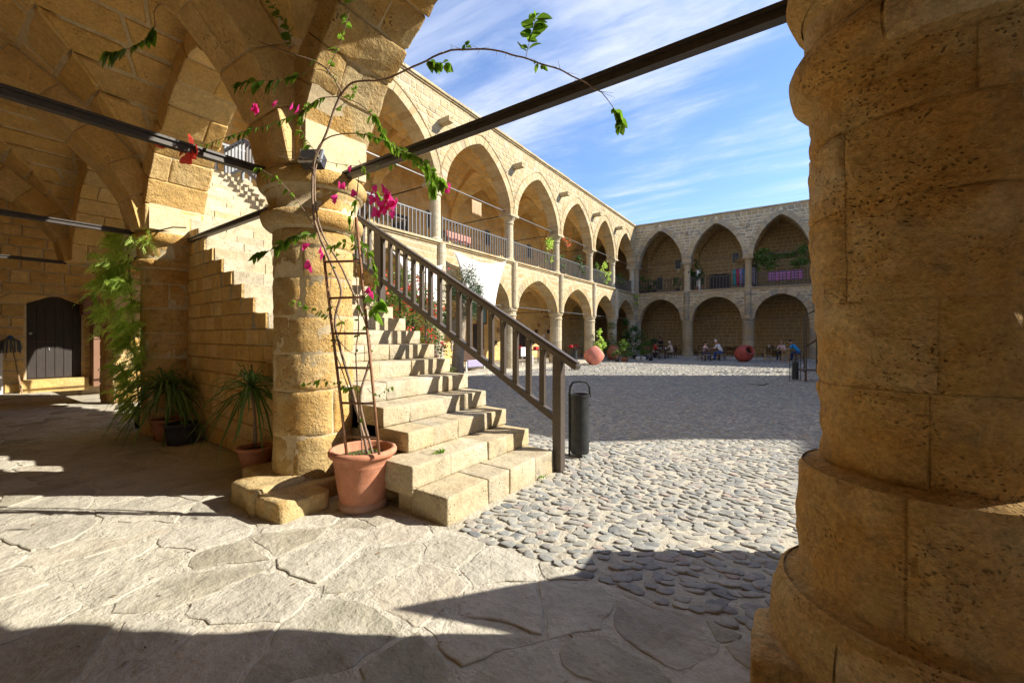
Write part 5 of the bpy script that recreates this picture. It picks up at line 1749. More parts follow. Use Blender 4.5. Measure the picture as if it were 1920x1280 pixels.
def frond(base, d, L, dens=11):
    """a feathery spray: a stalk with fine needles in a flat triangle"""
    vs, fs = [], []
    d = Vector(d).normalized()
    s = d.cross(Vector((rnd.uniform(-.5, .5), -0.8, rnd.uniform(-.2, .8)))).normalized()
    for k in range(dens):
        u = (k + .5) / dens
        p = Vector(base) + d * L * u - Vector((0, 0, 1)) * L * 0.5 * u * u
        w = L * 0.45 * (1 - u) ** .7 * rnd.uniform(0.6, 1.1) + .006
        for sg in (-1, 1):
            dd = (s * sg + d * rnd.uniform(.3, .8) + Vector((rnd.uniform(-.2, .2), rnd.uniform(-.2, .2), rnd.uniform(-.35, .1)))).normalized()
            q = d * 0.0075
            b = len(vs)
            vs += [p - q, p + q, p + dd * w]
            fs.append((b, b + 1, b + 2))
            for h in (.4, .7):
                b = len(vs)
                m_ = p + dd * w * h
                vs += [m_ - dd * .006, m_ + dd * .006, m_ + (dd * .5 + d).normalized() * w * .3]
                fs.append((b, b + 1, b + 2))
    return vs, fs


outl = [(430, 222, 262), (460, 186, 288), (520, 162, 304), (560, 176, 302), (600, 190, 280), (650, 212, 276), (700, 222, 270), (745, 225, 266), (775, 240, 266)]
clumps = []
while len(clumps) < 60:
    py = 435 + 340 * rnd.random() ** 1.25
    k = max(i for i in range(len(outl) - 1) if outl[i][0] <= max(py, 430))
    u = (py - outl[k][0]) / (outl[k + 1][0] - outl[k][0])
    a, b = outl[k][1] + u * (outl[k + 1][1] - outl[k][1]), outl[k][2] + u * (outl[k + 1][2] - outl[k][2])
    clumps.append((rnd.uniform(a, b), py, rnd.uniform(5.0, 5.5), rnd.random()))
for i in range(1150):
    px, py, t, tn = rnd.choice(clumps)
    b = W(px + rnd.gauss(0, 7), py + rnd.gauss(0, 8), t + rnd.gauss(0, .05))
    a = rnd.uniform(0, 6.28)
    d = (math.cos(a), 0.5 * math.sin(a) - 0.35, rnd.uniform(-0.6, 0.45))
    v, f = frond(b, d, rnd.uniform(0.09, 0.2), 10)
    fronds.append((v, f, min(1, max(0, 0.15 + 0.75 * tn + rnd.uniform(-.2, .2)))))
emit(fronds, 'frond', M['fern_leaf'], fn, 290, 5, 'fern_foliage')

# --- litter bins
def litter_bin(x, y, z, s, label, hoop=True, frame=False):
    b = empty('litter_bin', (x, y, z), label, 'litter bin', 'black litter bins around the courtyard')
    ax = Vector((0.83, 0.56, 0)).normalized()
    r = 0.093 * s
    MB().lathe([(0, 0.04 * s), (r * .95, 0.04 * s), (r, 0.06 * s), (r, 0.60 * s), (r * 1.06, 0.605 * s), (r * 1.06, 0.63 * s), (r * .94, 0.63 * s), (r * .92, 0.3 * s), (0, 0.28 * s)], (x, y, z), 28).build('body', M['bin'], b, smooth=False)
    a_, b_ = Vector((x, y, z)) - ax * r * 1.12, Vector((x, y, z)) + ax * r * 1.12
    k = Vector((0, 0, 1)) * s
    if hoop:
        pts = [a_, a_ + k * 0.63, a_ + k * 0.70 + ax * 0.008, a_ + k * 0.745 + ax * 0.035 * s, (a_ + b_) / 2 + k * 0.755, b_ + k * 0.745 - ax * 0.035 * s, b_ + k * 0.70 - ax * 0.008, b_ + k * 0.60]
    else:
        pts = [a_ - ax * .08, a_ - ax * .08 + k * 0.92, b_ + ax * .08 + k * 0.92, b_ + ax * .08]
    MB().tube(pts, 0.011 * s, 7).build('frame', M['bin'], b, smooth=False)
    for zz in (0.15, 0.52): MB().bar(a_ + k * zz - ax * (0.0 if hoop else .08), b_ + k * zz + ax * (0.0 if hoop else .08), 0.02 * s, 0.012 * s).build('strap', M['bin'], b)
    return b


p = W(1087, 800, 4.34)
litter_bin(p.x, p.y, gz(p.x, p.y), 1.03, 'black cylindrical litter bin with a hoop handle next to the stair railing post')
p = W(1077, 800, 18.6); litter_bin(p.x, p.y, -0.26, 1.35, 'distant black litter bin in front of the sunlit arcade, left of the upright red jar')
p = W(1491, 800, 14.1); litter_bin(p.x, p.y, -0.26, 1.0, 'black litter bin in a square frame beside the bench near the big pillar', hoop=False)

# fallen leaves and grit on the floor, weeds in the joints
lt = MB()
for k in range(170):
    x, y = (rnd.uniform(-6, .2), rnd.uniform(.4, 2.3)) if k % 2 else (rnd.uniform(-4.5, -.3), rnd.uniform(2.0, 6.0))
    if x < -1.7 and y > 1.85: continue
    z = (0.008 if y < 1.93 else gz(x, y) + .012)
    a = rnd.uniform(0, 6.28)
    v, f = leaf_geo((x, y, z), (math.cos(a), math.sin(a), 0.05), (0, 0, 1), rnd.uniform(.008, .03), rnd.uniform(.005, .013), .5, 0.02)
    lt.add(v, f, rnd.random())
o = lt.build('leaf_litter', plain('dry_leaf', (0.20, 0.13, 0.06), .9), None); o['kind'] = 'stuff'
for n_, (x, y, z, nn_, L_, tx) in enumerate(((-2.2, 2.28, .335, 26, .05, 'small weed in the joint at the left end of the third step'), (-4.3, 3.35, 1.592, 22, .07, 'small weed growing from a high step left of the railing post'), (-1.79, 3.1, .0, 16, .04, 'tiny weed at the foot of the lowest step'), (-3.05, 1.60, .02, 18, .04, 'tiny weed at the foot of the sunlit pillar blocks'))):
    w_ = MB()
    for k in range(nn_):
        v, f = leaf_geo((x + rnd.gauss(0, .02), y + rnd.gauss(0, .02), z), (rnd.uniform(-1, 1), rnd.uniform(-1, 1), rnd.uniform(.4, 1.4)), (0, 0, 1), L_ * rnd.uniform(.6, 1.2), L_ * .3)
        w_.add(v, f, rnd.random())
    tag(w_.build('weed', M['leaf'], None), tx, 'weed', 'weeds in the stone joints')
# ------------------------------------------------------------------ things in the courtyard and the galleries
def hit(px, t, z=-0.26):
    p = W(px, 640, t)
    return Vector((p.x, p.y, z))


SC = 0.86


def chair_tree(x, y, z, yaw, m, label, group, s=SC):
    t = empty('chair', (x, y, z), label, 'chair', group)
    ca, sa = math.cos(yaw), math.sin(yaw)
    Pt = lambda a, b, c: (x + (a * ca - b * sa) * s, y + (a * sa + b * ca) * s, z + c * s)
    for (a, b) in ((-.19, .19), (.19, .19)):
        MB().bar(Pt(a, b, 0), Pt(a, b, .45), .035 * s, .035 * s).build('leg', m, t)
    for a in (-.19, .19):
        MB().bar(Pt(a, -.19, 0), Pt(a, -.19, .45), .035 * s, .035 * s).build('leg', m, t)
        MB().bar(Pt(a, -.19, .45), Pt(a, -.24, .93), .035 * s, .03 * s).build('back_post', m, t)
    v, f = rock([Pt(-.21, -.2, .43), Pt(.21, -.2, .43), Pt(.21, .21, .43), Pt(-.21, .21, .43), Pt(-.21, -.2, .465), Pt(.21, -.2, .465), Pt(.21, .21, .465), Pt(-.21, .21, .465)], 1)
    mesh_obj('seat', v, f, M['rush'], t)
    for zz in (.60, .74, .88):
        MB().bar(Pt(-.18, -.20 - (zz - .45) * .1, zz), Pt(.18, -.20 - (zz - .45) * .1, zz), .015 * s, .06 * s).build('back_slat', m, t)
    for (a, b, c, d) in ((-.19, .19, .19, .19), (-.19, -.19, -.19, .19), (.19, -.19, .19, .19), (-.19, -.19, .19, -.19)):
        MB().bar(Pt(a, b, .2), Pt(c, d, .2), .02 * s, .02 * s).build('stretcher', m, t)
    return t


def table_tree(x, y, z, label, group, m='darkwood', w=.8, s=SC, clothcol=None):
    t = empty('table', (x, y, z), label, 'table', group)
    h = .74 * s
    MB().box(x - w / 2, x + w / 2, y - w / 2, y + w / 2, z + h - .03, z + h).build('table_top', M[m], t)
    for a in (-1, 1):
        for b in (-1, 1):
            MB().box(x + a * (w / 2 - .05) - .025, x + a * (w / 2 - .05) + .025, y + b * (w / 2 - .05) - .025, y + b * (w / 2 - .05) + .025, z, z + h - .031).build('leg', M[m], t)
    return t


def person(x, y, z, yaw, top, legs, hair, label, pose='sit', s=0.9, lean=0.12, bald=False, long_hair=False, barearm=True):
    root = empty('person', (x, y, z), label, 'person', 'people sitting in the far arcade')
    J = {}
    if pose == 'sit':
        J = dict(pel=(0, 0, .50), chest=(0, lean * .8, .84), neck=(0, lean * 1.35, 1.06), head=(0, lean * 1.6 + .02, 1.20), crown=(0, lean * 1.6 + .02, 1.30))
        for sgn, k in ((-1, 'l'), (1, 'r')):
            J['sh' + k] = (sgn * .17, lean * 1.15, .98); J['el' + k] = (sgn * .24, lean + .14, .76); J['wr' + k] = (sgn * .13, lean + .36, .74); J['ha' + k] = (sgn * .10, lean + .44, .745)
            J['hip' + k] = (sgn * .09, .02, .50); J['kn' + k] = (sgn * .12, .42, .50); J['an' + k] = (sgn * .12, .44, .10); J['to' + k] = (sgn * .13, .56, .04)
    else:
        J = dict(pel=(0, 0, .92), chest=(0, .0, 1.25), neck=(0, 0.01, 1.48), head=(0, .03, 1.62), crown=(0, .03, 1.70))
        for sgn, k in ((-1, 'l'), (1, 'r')):
            J['sh' + k] = (sgn * .18, 0, 1.40); J['el' + k] = (sgn * .24, .0, 1.12); J['wr' + k] = (sgn * .24, .08, .90); J['ha' + k] = (sgn * .24, .1, .82)
            J['hip' + k] = (sgn * .09, 0, .90); J['kn' + k] = (sgn * .11, .03, .48); J['an' + k] = (sgn * .12, 0, .08); J['to' + k] = (sgn * .13, .14, .03)
    R = dict(pel=.14, chest=.15, neck=.06, head=.098, crown=.07, sh=.065, el=.045, wr=.033, ha=.035, hip=.09, kn=.062, an=.042, to=.04)
    edges = [('pel', 'chest'), ('chest', 'neck'), ('neck', 'head'), ('head', 'crown')]
    for k in 'lr': edges += [('chest', 'sh' + k), ('sh' + k, 'el' + k), ('el' + k, 'wr' + k), ('wr' + k, 'ha' + k), ('pel', 'hip' + k), ('hip' + k, 'kn' + k), ('kn' + k, 'an' + k), ('an' + k, 'to' + k)]
    names = list(J)
    me = bpy.data.meshes.new('sk')
    me.from_pydata([J[k] for k in names], [(names.index(a), names.index(b)) for a, b in edges], [])
    o = bpy.data.objects.new('sk', me); COL.objects.link(o)
    md = o.modifiers.new('s', 'SKIN')
    sk = me.skin_vertices[0].data
    for i, k in enumerate(names):
        r = R[k] if k in R else R[k[:-1]]
        sk[i].radius = (r * (1.1 if k in ('pel', 'chest') else 1), r * (.8 if k in ('pel', 'chest') else 1)); sk[i].use_root = (k == 'pel')
    sd = o.modifiers.new('d', 'SUBSURF'); sd.levels = 2; sd.render_levels = 2
    dg = bpy.context.evaluated_depsgraph_get()
    ev = o.evaluated_get(dg)
    m2 = ev.to_mesh()
    vs = [tuple(v.co) for v in m2.vertices]; fs = [tuple(p.vertices) for p in m2.polygons]
    ev.to_mesh_clear(); bpy.data.objects.remove(o)

    def near(p):
        best, bd = None, 9
        for a, b in edges:
            A, B = Vector(J[a]), Vector(J[b])
            t = max(0, min(1, (p - A).dot(B - A) / (B - A).length_squared))
            d = (p - A - (B - A) * t).length / 1.0
            if d < bd: bd, best = d, (a, b, t)
        return best
    mi = []
    for f in fs:
        c = sum((Vector(vs[i]) for i in f), Vector()) / len(f)
        a, b, t = near(c)
        if a in ('neck', 'head') or (a == 'chest' and b == 'neck' and t > .8): k = 2
        elif a.startswith('wr') or (a.startswith('el') and barearm): k = 2
        elif a.startswith('hip') or a.startswith('kn') or (a == 'pel' and (b != 'chest' or t < .12)): k = 1
        elif a.startswith('an'): k = 3
        else: k = 0
        mi.append(k)
    ca, sa = math.cos(yaw), math.sin(yaw)
    Tm = lambda v: (x + (v[0] * ca - v[1] * sa) * s, y + (v[0] * sa + v[1] * ca) * s, z + v[2] * s)
    mesh_obj('body', [Tm(v) for v in vs], fs, [top, legs, M['skin'], cloth('shoe', (.05, .04, .04))], root, True, 0.5, mi)
    h = Vector(J['head'])
    hv = MB()
    n = 10
    prof = [(0.0, .105), (.055, .096), (.088, .062), (.102, .015), (.104, -.03 if not long_hair else -.16)]
    vs2, fs2 = [], []
    for i, (r, zz) in enumerate(prof):
        for k in range(n):
            a = math.pi * (0.0 + 2 * k / n)
            front = math.sin(a) > 0.25 and i >= 3
            zz2 = .055 if front else zz
            vs2.append(Tm((h.x + r * math.cos(a), h.y - .012 + r * math.sin(a), h.z + .02 + zz2)))
    for i in range(len(prof) - 1):
        for k in range(n):
            fs2.append((i * n + k, i * n + (k + 1) % n, (i + 1) * n + (k + 1) % n, (i + 1) * n + k))
    mesh_obj('hair', vs2, fs2, hair, root, True, 0.5)
    # face: nose and eyes
    fc = MB()
    fc.hexa([Tm((h.x + a, h.y + b, h.z + c)) for a, b, c in ((-.012, .09, -.02), (.012, .09, -.02), (.008, .118, -.018), (-.008, .118, -.018), (-.006, .085, .03), (.006, .085, .03), (.004, .098, .03), (-.004, .098, .03))])
    fc.build('nose', M['skin'], root)
    for sg in (-1, 1):
        MB().lathe([(0, .008), (.008, .004), (.011, 0)], Tm((h.x + sg * .034, h.y + .088, h.z + .03)), 6, axis=(-sa, ca, 0)).build('eye', M['dark'], root)
    return root


H_DARK, H_GREY, H_BLOND = cloth('darkhair', (.03, .02, .015)), cloth('greyhair', (.55, .53, .5)), cloth('fairhair', (.35, .25, .13))
white, red, blue, jean = cloth('white', (.72, .71, .72)), cloth('red', (.62, .03, .04)), cloth('sky', (.02, .30, .62)), cloth('jean', (.05, .10, .32))
beige, black_, pinkw = cloth('beige', (.60, .50, .42)), cloth('black', (.03, .03, .04)), cloth('pinkish', (.65, .48, .48))
G_CH, G_TB = 'cafe chairs under the far arcade', 'cafe tables under the far arcade'
zf = -0.26

# tables in front of the far wing, from left to right
tA = hit(1241, 29.2); table_tree(tA.x, tA.y, zf, 'dark cafe table between the woman in red and the man in beige', G_TB)
tB = hit(1336, 26.9); table_tree(tB.x, tB.y, zf, 'dark cafe table in front of the man in white and blue', G_TB)
tC = hit(1478, 25.6); table_tree(tC.x, tC.y, zf, 'dark cafe table where the man in the sky blue shirt leans', G_TB)
tD = hit(1448, 29.0); table_tree(tD.x, tD.y, -0.17, 'dark cafe table against the pillar-side shade, behind the pale chairs', G_TB, w=1.1)
tE = hit(1374, 31.5); table_tree(tE.x, tE.y, -0.17, 'long dark table under the arch behind the red jar', G_TB, w=1.2)
tF = hit(1257, 33.4); table_tree(tF.x, tF.y, -0.17, 'dark table inside the first far arch, two people in black behind it', G_TB)
for n_, (px, t, m, tx) in enumerate(((1312, 31, 'darkwood', 'dark chair under the middle far arch, left of the woman in white'), (1300, 33, 'darkwood', 'dark chair deep under the middle far arch beside the left pillar'),
                                      (1386, 32, 'darkwood', 'dark chair at the long table behind the red jar'), (1428, 31.5, 'darkwood', 'dark chair standing alone just right of the big red jar'),
                                      (1408, 33, 'darkwood', 'dark chair half hidden behind the red jar and pillar'), (1510, 31, 'darkwood', 'dark chair at the far right edge of the cafe'))):
    p = hit(px, t, -0.17); chair_tree(p.x, p.y, p.z, (0.4, -1.2, 2.0, -0.6, 2.6, 1.2)[n_], M[m], tx, G_CH)
p = hit(1440, 24.6, zf); chair_tree(p.x, p.y, zf, -1.35, M['pale'], 'pale brown rush-seat chair seen from the side, left of the pale ladder-back chair', G_CH)
p = hit(1472, 23.8, zf); chair_tree(p.x, p.y, zf, 0.15, M['pale'], 'pale ladder-back chair seen from behind at the table of the man in sky blue', G_CH)
p = hit(1316, 26.0, zf); chair_tree(p.x, p.y, zf, 1.1, M['darkwood'], 'brown chair under the woman in white at the middle table', G_CH)
p = hit(1327, 25.3, zf); chair_tree(p.x, p.y, zf, 0.2, M['darkwood'], 'dark chair seen from behind in front of the middle table', G_CH)
p = hit(1241, 28.0, zf); chair_tree(p.x, p.y, zf, 0.3, M['darkwood'], 'dark chair seen from behind between the red top and the beige man', G_CH)
p = hit(1354, 26.4, zf); chair_tree(p.x, p.y, zf, 1.45, M['darkwood'], 'chair under the man in white and blue', G_CH)
p = hit(1225, 29.6, zf); chair_tree(p.x, p.y, zf, -1.3, M['darkwood'], 'chair under the woman in red', G_CH)
p = hit(1262, 29.2, zf); chair_tree(p.x, p.y, zf, 1.45, M['darkwood'], 'chair under the man in beige', G_CH)
p = hit(1500, 25.9, zf); chair_tree(p.x, p.y, zf, 1.5, M['darkwood'], 'chair under the man in the sky blue shirt', G_CH)

p = hit(1225, 29.5, zf); person(p.x, p.y, zf, -1.35, red, cloth('pale_pink', (.6, .45, .45)), H_DARK, 'person in a red top sitting left of a table, facing right', long_hair=True)
p = hit(1261, 29.1, zf); person(p.x, p.y, zf, 1.35, beige, cloth('khaki', (.42, .34, .30)), H_GREY, 'grey haired person in a beige shirt facing the person in red', lean=0.16)
p = hit(1240, 34.2, -.17); person(p.x, p.y, -.17, 2.9, black_, black_, H_DARK, 'person in black behind the table of the person in red', s=1.05)
p = hit(1264, 34.6, -.17); person(p.x, p.y, -.17, 3.3, black_, black_, H_DARK, 'person in black sitting deep in the arch next to the first far pillar', s=1.05)
p = hit(1319, 26.6, zf); person(p.x, p.y, zf, -1.0, pinkw, jean, H_DARK, 'person in a white and pink top sitting opposite the man in blue trousers', lean=0.1)
p = hit(1354, 26.3, zf); person(p.x, p.y, zf, 1.4, white, jean, H_GREY, 'grey haired person in a white shirt and blue trousers leaning over a table', s=1.0, lean=0.24)
p = hit(1469, 26.4, zf); person(p.x, p.y, zf, 2.6, pinkw, black_, H_BLOND, 'fair haired person in a pale top sitting behind the pale ladder-back chair', s=.95, lean=0.14)
p = hit(1500, 25.8, zf); person(p.x, p.y, zf, 1.4, blue, jean, H_DARK, 'person in a sky blue shirt bent over the table near the big pillar', s=1.0, lean=0.34)

for i, (px, t, r_, tx) in enumerate(((1322, 32.2, .3, 'dark chair at the back of the middle far arch, right of the person in white'), (1368, 30.6, -1.4, 'dark chair between the man in white and the long table'), (1436, 29.4, 2.2, 'dark chair beyond the pale side-on chair'),
                                      (1456, 30.2, -2.4, 'dark chair at the far side of the big table'), (1282, 33.2, 1.3, 'dark chair beside the base of the first far pillar'), (1230, 32.6, -1.1, 'dark chair at the table in the first far arch'), (1494, 30.0, 1.5, 'dark chair behind the man in sky blue'))):
    p = hit(px, t, -0.17 if t > 30 else zf); chair_tree(p.x, p.y, p.z, r_, M['darkwood'], tx, G_CH)

# cups and bottles on the tables
for i, (tt, dx, dy, m, h, r) in enumerate(((tA, -.1, .1, white, .14, .05), (tA, .2, .2, white, .12, .05), (tB, .1, .1, red, .09, .03), (tC, -.15, .0, pinkw, .16, .05), (tD, -.2, .1, white, .22, .05), (tB, -.2, -.05, white, .08, .04))):
    z0 = (-0.17 if tt is tD else zf) + .74 * SC
    o = MB().lathe([(0, 0.002), (r, 0.002), (r, h * .7), (r * .5, h * .8), (r * .5, h), (0, h)], (tt.x + dx, tt.y + dy, z0), 10).build('bottle', m, None, True)
    tag(o, ('white napkin holder on the table by the person in red', 'small white pot at the right of the table by the person in red', 'small red bottle on the middle table', 'pink cup behind the pale ladder-back chair', 'tall white bottle on the big table behind the pale chairs', 'white cup on the middle table')[i], ('napkin holder', 'pot', 'bottle', 'cup', 'bottle', 'cup')[i], 'things on the cafe tables')

# great clay jars
def jar(px, t, R_, L_, axis, m, label, cut=False, lift=None):
    p = hit(px, t)
    root = empty('clay_jar', (p.x, p.y, zf), label, 'jar', 'big clay jars in the courtyard')
    ax = Vector(axis).normalized()
    prof = [(0, -L_ * .42), (R_ * .72, -L_ * .40), (R_ * .96, -L_ * .2), (R_, L_ * .05), (R_ * .92, L_ * .3), (R_ * .78, L_ * .42), (R_ * .7, L_ * .36), (0, L_ * .3)] if cut else [(0.0, -L_ * .5), (R_ * .45, -L_ * .48), (R_ * .8, -L_ * .34), (R_ * .97, -L_ * .12), (R_, .0), (R_ * .97, L_ * .15), (R_ * .85, L_ * .3), (R_ * .62, L_ * .43), (R_ * .50, L_ * .48)]
    c = Vector((p.x, p.y, zf + (lift if lift else R_ * .97)))
    b = MB().lathe(prof, c, 36, axis=axis if axis != (0, 0, 1) else None, wob=0.03)
    b.build('body', m, root, smooth=True)
    if not cut:
        MB().lathe([(R_ * .46, L_ * .46), (R_ * .62, L_ * .475), (R_ * .64, L_ * .50), (R_ * .60, L_ * .53), (R_ * .48, L_ * .53), (R_ * .42, L_ * .50), (R_ * .40, L_ * .3)], c, 36, axis=axis if axis != (0, 0, 1) else None).build('rim', m, root, smooth=True)
        MB().lathe([(R_ * .41, L_ * .34), (0, L_ * .33)], c, 24, axis=axis if axis != (0, 0, 1) else None).build('inside', M['dark'], root)
    return root


jar(1395, 24.9, .50, 1.02, (0.60, -0.62, 0.42), M['redjar'], 'dark red clay jar lying tilted, round mouth open, by the middle far pillar')
jar(1113, 22.2, .47, 1.0, (0.5, 0.5, 0.55), M['pinkjar'], 'faded red clay jar lying in the sun before the arcade column', cut=True)
jar(1151, 26.8, .42, .95, (0, 0, 1), M['brownjar'], 'rounded brown clay jar standing in the shade among the plants', lift=.44)


# leafy plants
def bush(x, y, z, rx, ry, h, n, lm, label, L=0.09, pot_m=None, pr=.16, ph=.26, flower=None, nf=0, cat='potted plant', trunk=0.0, name='potted_plant', group=None, flat=1.0, shape=1.0, fl_size=.05, lim=60):
    t = empty(name, (x, y, z), label, cat, group)
    z0 = z
    if pot_m:
        MB().lathe([(0, .003), (pr * .7, .003), (pr * .95, ph * .9), (pr, ph * .92), (pr, ph), (pr * .88, ph), (pr * .8, ph * .8), (0, ph * .78)], (x, y, z), 18).build('pot', M[pot_m], t, smooth=True)
        z0 = z + ph * .8
    for k in range(3 if h < 1.4 else 5):
        a = k * 2.1
        MB().tube([(x, y, z0), (x + rx * .2 * math.cos(a), y + ry * .2 * math.sin(a), z0 + h * .35), (x + rx * .55 * math.cos(a), y + ry * .55 * math.sin(a), z0 + h * .75)], [.018, .012, .005], 5).build('stem', M['stem'], t)
    lv, fl2 = [], []
    cl = [(rnd.uniform(0, 6.28), math.sqrt(rnd.random()), rnd.random() ** shape) for _ in range(max(6, n // 22))]
    for i in range(n):
        a, r, u = rnd.choice(cl)
        zc = z0 + trunk + (h - trunk) * (0.12 + 0.88 * u)
        w = (math.sin(math.pi * min(1, u * .85 + .15)) ** .6)
        p = Vector((x + rx * r * w * math.cos(a) + rnd.gauss(0, rx * .16), y + ry * r * w * math.sin(a) + rnd.gauss(0, ry * .16), zc + rnd.gauss(0, h * .05)))
        if p.z < z + 0.04: p.z = z + rnd.uniform(.04, .2)
        d = (rnd.uniform(-1, 1), rnd.uniform(-1, 1), rnd.uniform(-.6, .7))
        l = L * rnd.uniform(.7, 1.3)
        s_ = Vector(d).normalized()
        q = s_.cross(Vector((rnd.uniform(-1, 1), rnd.uniform(-1, 1), rnd.uniform(-1, 1)))).normalized() * l * .3 * flat
        lv.append(([p, p + s_ * l * .5 + q, p + s_ * l - Vector((0, 0, l * .15)), p + s_ * l * .5 - q], [(0, 1, 2, 3)], rnd.random()))
    emit(lv, 'leaf', M[lm], t, lim, 30, 'foliage')
    if flower:
        for k in range(nf):
            a, r, u = rnd.choice(cl)
            mbf = MB()
            c = Vector((x + rx * r * math.cos(a) * .95 + rnd.gauss(0, rx * .1), y + ry * r * math.sin(a) + rnd.gauss(0, ry * .1), z0 + (h) * (.15 + .85 * u)))
            for j in range(9):
                cc = c + Vector((rnd.gauss(0, .06), rnd.gauss(0, .06), rnd.gauss(0, .07)))
                e1 = Vector((rnd.uniform(-1, 1), rnd.uniform(-1, 1), rnd.uniform(-1, 1))).normalized() * fl_size
                e2 = e1.cross(Vector((rnd.uniform(-1, 1), rnd.uniform(-1, 1), rnd.uniform(-1, 1)))).normalized() * fl_size
                mbf.add([cc - e1, cc + e2, cc + e1, cc - e2 * .8], [(0, 1, 2, 3)], rnd.random())
            mbf.build('flower_cluster', M[flower if rnd.random() < .75 else 'orange'], t)
    return t


GP = 'potted plants in the far left corner'
p = hit(1124, 25.6); bush(p.x, p.y, zf, .32, .32, 1.7, 420, 'fern_leaf', 'tall bright lime green shrub just right of the upright sunlit jar', .12, 'plastic', group=GP)
p = hit(1145, 28.4); bush(p.x, p.y, zf, .55, .5, 2.2, 480, 'bush_leaf', 'tall loose shrub rising behind the brown jar', .12, 'terra', group=GP)
p = hit(1171, 25.0); bush(p.x, p.y, zf, .55, .45, 1.05, 460, 'bush_leaf', 'bushy plant in a terracotta pot, nearest of the corner group', .11, 'terra', .24, .25, group=GP)
p = hit(1190, 28.4); bush(p.x, p.y, zf, .8, .6, 1.9, 620, 'dark_leaf', 'large dark leafy plant in the corner of the two galleries', .16, 'plastic', group=GP)
p = hit(1172, 29.4); bush(p.x, p.y, zf, .5, .5, 2.4, 380, 'dark_leaf', 'tall dark plant with sparse top beside the last sunlit column', .14, 'plastic', group=GP)
p = hit(1212, 27.6); bush(p.x, p.y, zf, .5, .4, 1.0, 400, 'bush_leaf', 'low bright leafy plant at the right end of the corner group', .12, 'plastic', group=GP)
p = hit(1228, 30.4); bush(p.x, p.y, zf, .45, .4, 1.2, 300, 'dark_leaf', 'dark leafy plant behind the person in red', .13, 'plastic', group=GP)
p = hit(1157, 24.6); bush(p.x, p.y, zf, .25, .25, .5, 140, 'bush_leaf', 'small plant in a dark pot in front of the brown jar', .09, 'plastic', .15, .2, group=GP)
for px, tx in ((1196, 'small white pot at the foot of the corner plants'), (1207, 'second small white pot, right of the first, below the corner plants'), (1220, 'grey pot between the corner plants and the person in red')):
    p = hit(px, 25.9)
    o = MB().lathe([(0, .003), (.11, .003), (.14, .22), (.15, .24), (.13, .24), (0, .2)], (p.x, p.y, zf), 16).build('flower_pot', white if px < 1215 else M['plastic'], None, True)
    tag(o, tx, 'pot', 'small pots on the cobbles')

# pale-barked tree and the red bougainvillea behind the stair railing
tre = empty('small_tree', (-8.5, 9.4, -0.2), 'small tree with pale sunlit trunk and dark needles rising behind the stair railing', 'tree')
M['palebark'] = stone_mat('pale_bark', [(.42, .37, .29), (.36, .31, .24)], (.28, .22, .16), .6, (.12, .09, .07), .5, bump=1.0, bscale=.8, bdist=.05)
tp0 = W(858, 640, 12.6)
tb = Vector((tp0.x, tp0.y, -0.25)); tt_ = W(866, 560, 12.6)
MB().tube([tb, tb + Vector((0, 0, .7)), tb.lerp(tt_, .7), tt_], [.22, .18, .16, .10], 14).build('trunk', M['palebark'], tre, smooth=True)
for (px, py) in ((838, 560), (880, 505), (896, 530), (862, 520), (850, 600), (830, 620), (905, 560)):
    e = W(px, py, 12.5 + rnd.uniform(-.3, .3))
    MB().tube([tt_ if py < 590 else tb.lerp(tt_, .8), tt_.lerp(e, .5) + Vector((0, 0, .1)), e], [.035, .022, .008], 6).build('limb', M['stem'], tre, smooth=True)
nd = []
for i in range(5200):
    px, py, s1, s2 = rnd.choice(((878, 522, 20, 30), (850, 545, 20, 22), (893, 552, 14, 22), (868, 555, 22, 16), (838, 600, 10, 26), (884, 580, 12, 16)))
    c = W(rnd.gauss(px, s1 * .5), rnd.gauss(py, s2 * .5), 12.5 + rnd.gauss(0, .22))
    d = (c - tt_).normalized() * .5 + Vector((rnd.uniform(-1, 1), rnd.uniform(-1, 1), rnd.uniform(-.4, 1)))
    d.normalize()
    q = d.cross(Vector((rnd.uniform(-1, 1), rnd.uniform(-1, 1), .3))).normalized() * .010
    nd.append(([c - q, c + q, c + d * rnd.uniform(.07, .13)], [(0, 1, 2)], rnd.random()))
emit(nd, 'needle', M['needle'], tre, 0, 9999, 'crown')
cwn = [o for o in tre.children if o.name.startswith('crown')][0]
rb = W(755, 640, 10.6)
bush(rb.x, rb.y, -0.2, 1.1, .8, 3.0, 3000, 'bush_leaf', 'large bougainvillea bush covered in red and orange flowers behind the stair railing', .085, flower='redbract', nf=95, cat='shrub', name='flowering_shrub', fl_size=.036, lim=200)
rb = W(815, 640, 10.8)
bush(rb.x, rb.y, -0.2, .5, .5, 1.5, 500, 'bush_leaf', 'lower leafy part-red shrub between the big red bush and the pale tree', .08, flower='redbract', nf=16, cat='shrub', name='flowering_shrub', fl_size=.034)
rb = W(828, 640, 9.0)
bush(rb.x, rb.y, -0.2, .4, .4, .75, 420, 'fern_leaf', 'low bright green weeds growing beside the middle steps', .13, cat='shrub', name='shrub', flat=.5)
rb = W(862, 640, 8.4)
bush(rb.x, rb.y, -0.2, .2, .2, .5, 120, 'fern_leaf', 'small grassy plant in a glass jar at the right end of a step', .1, cat='plant', name='plant', flat=.5)
for k in range(3):
    o = MB().bar(W(750 + 24 * k, 500, 10.4), W(750 + 24 * k, 640, 10.4), .03, .03).build('stake', M['iron'], None)
    tag(o, ('leftmost', 'middle', 'rightmost')[k] + ' of the dark metal stakes holding up the red flowering bush', 'stake', 'stakes of the red flowering bush')

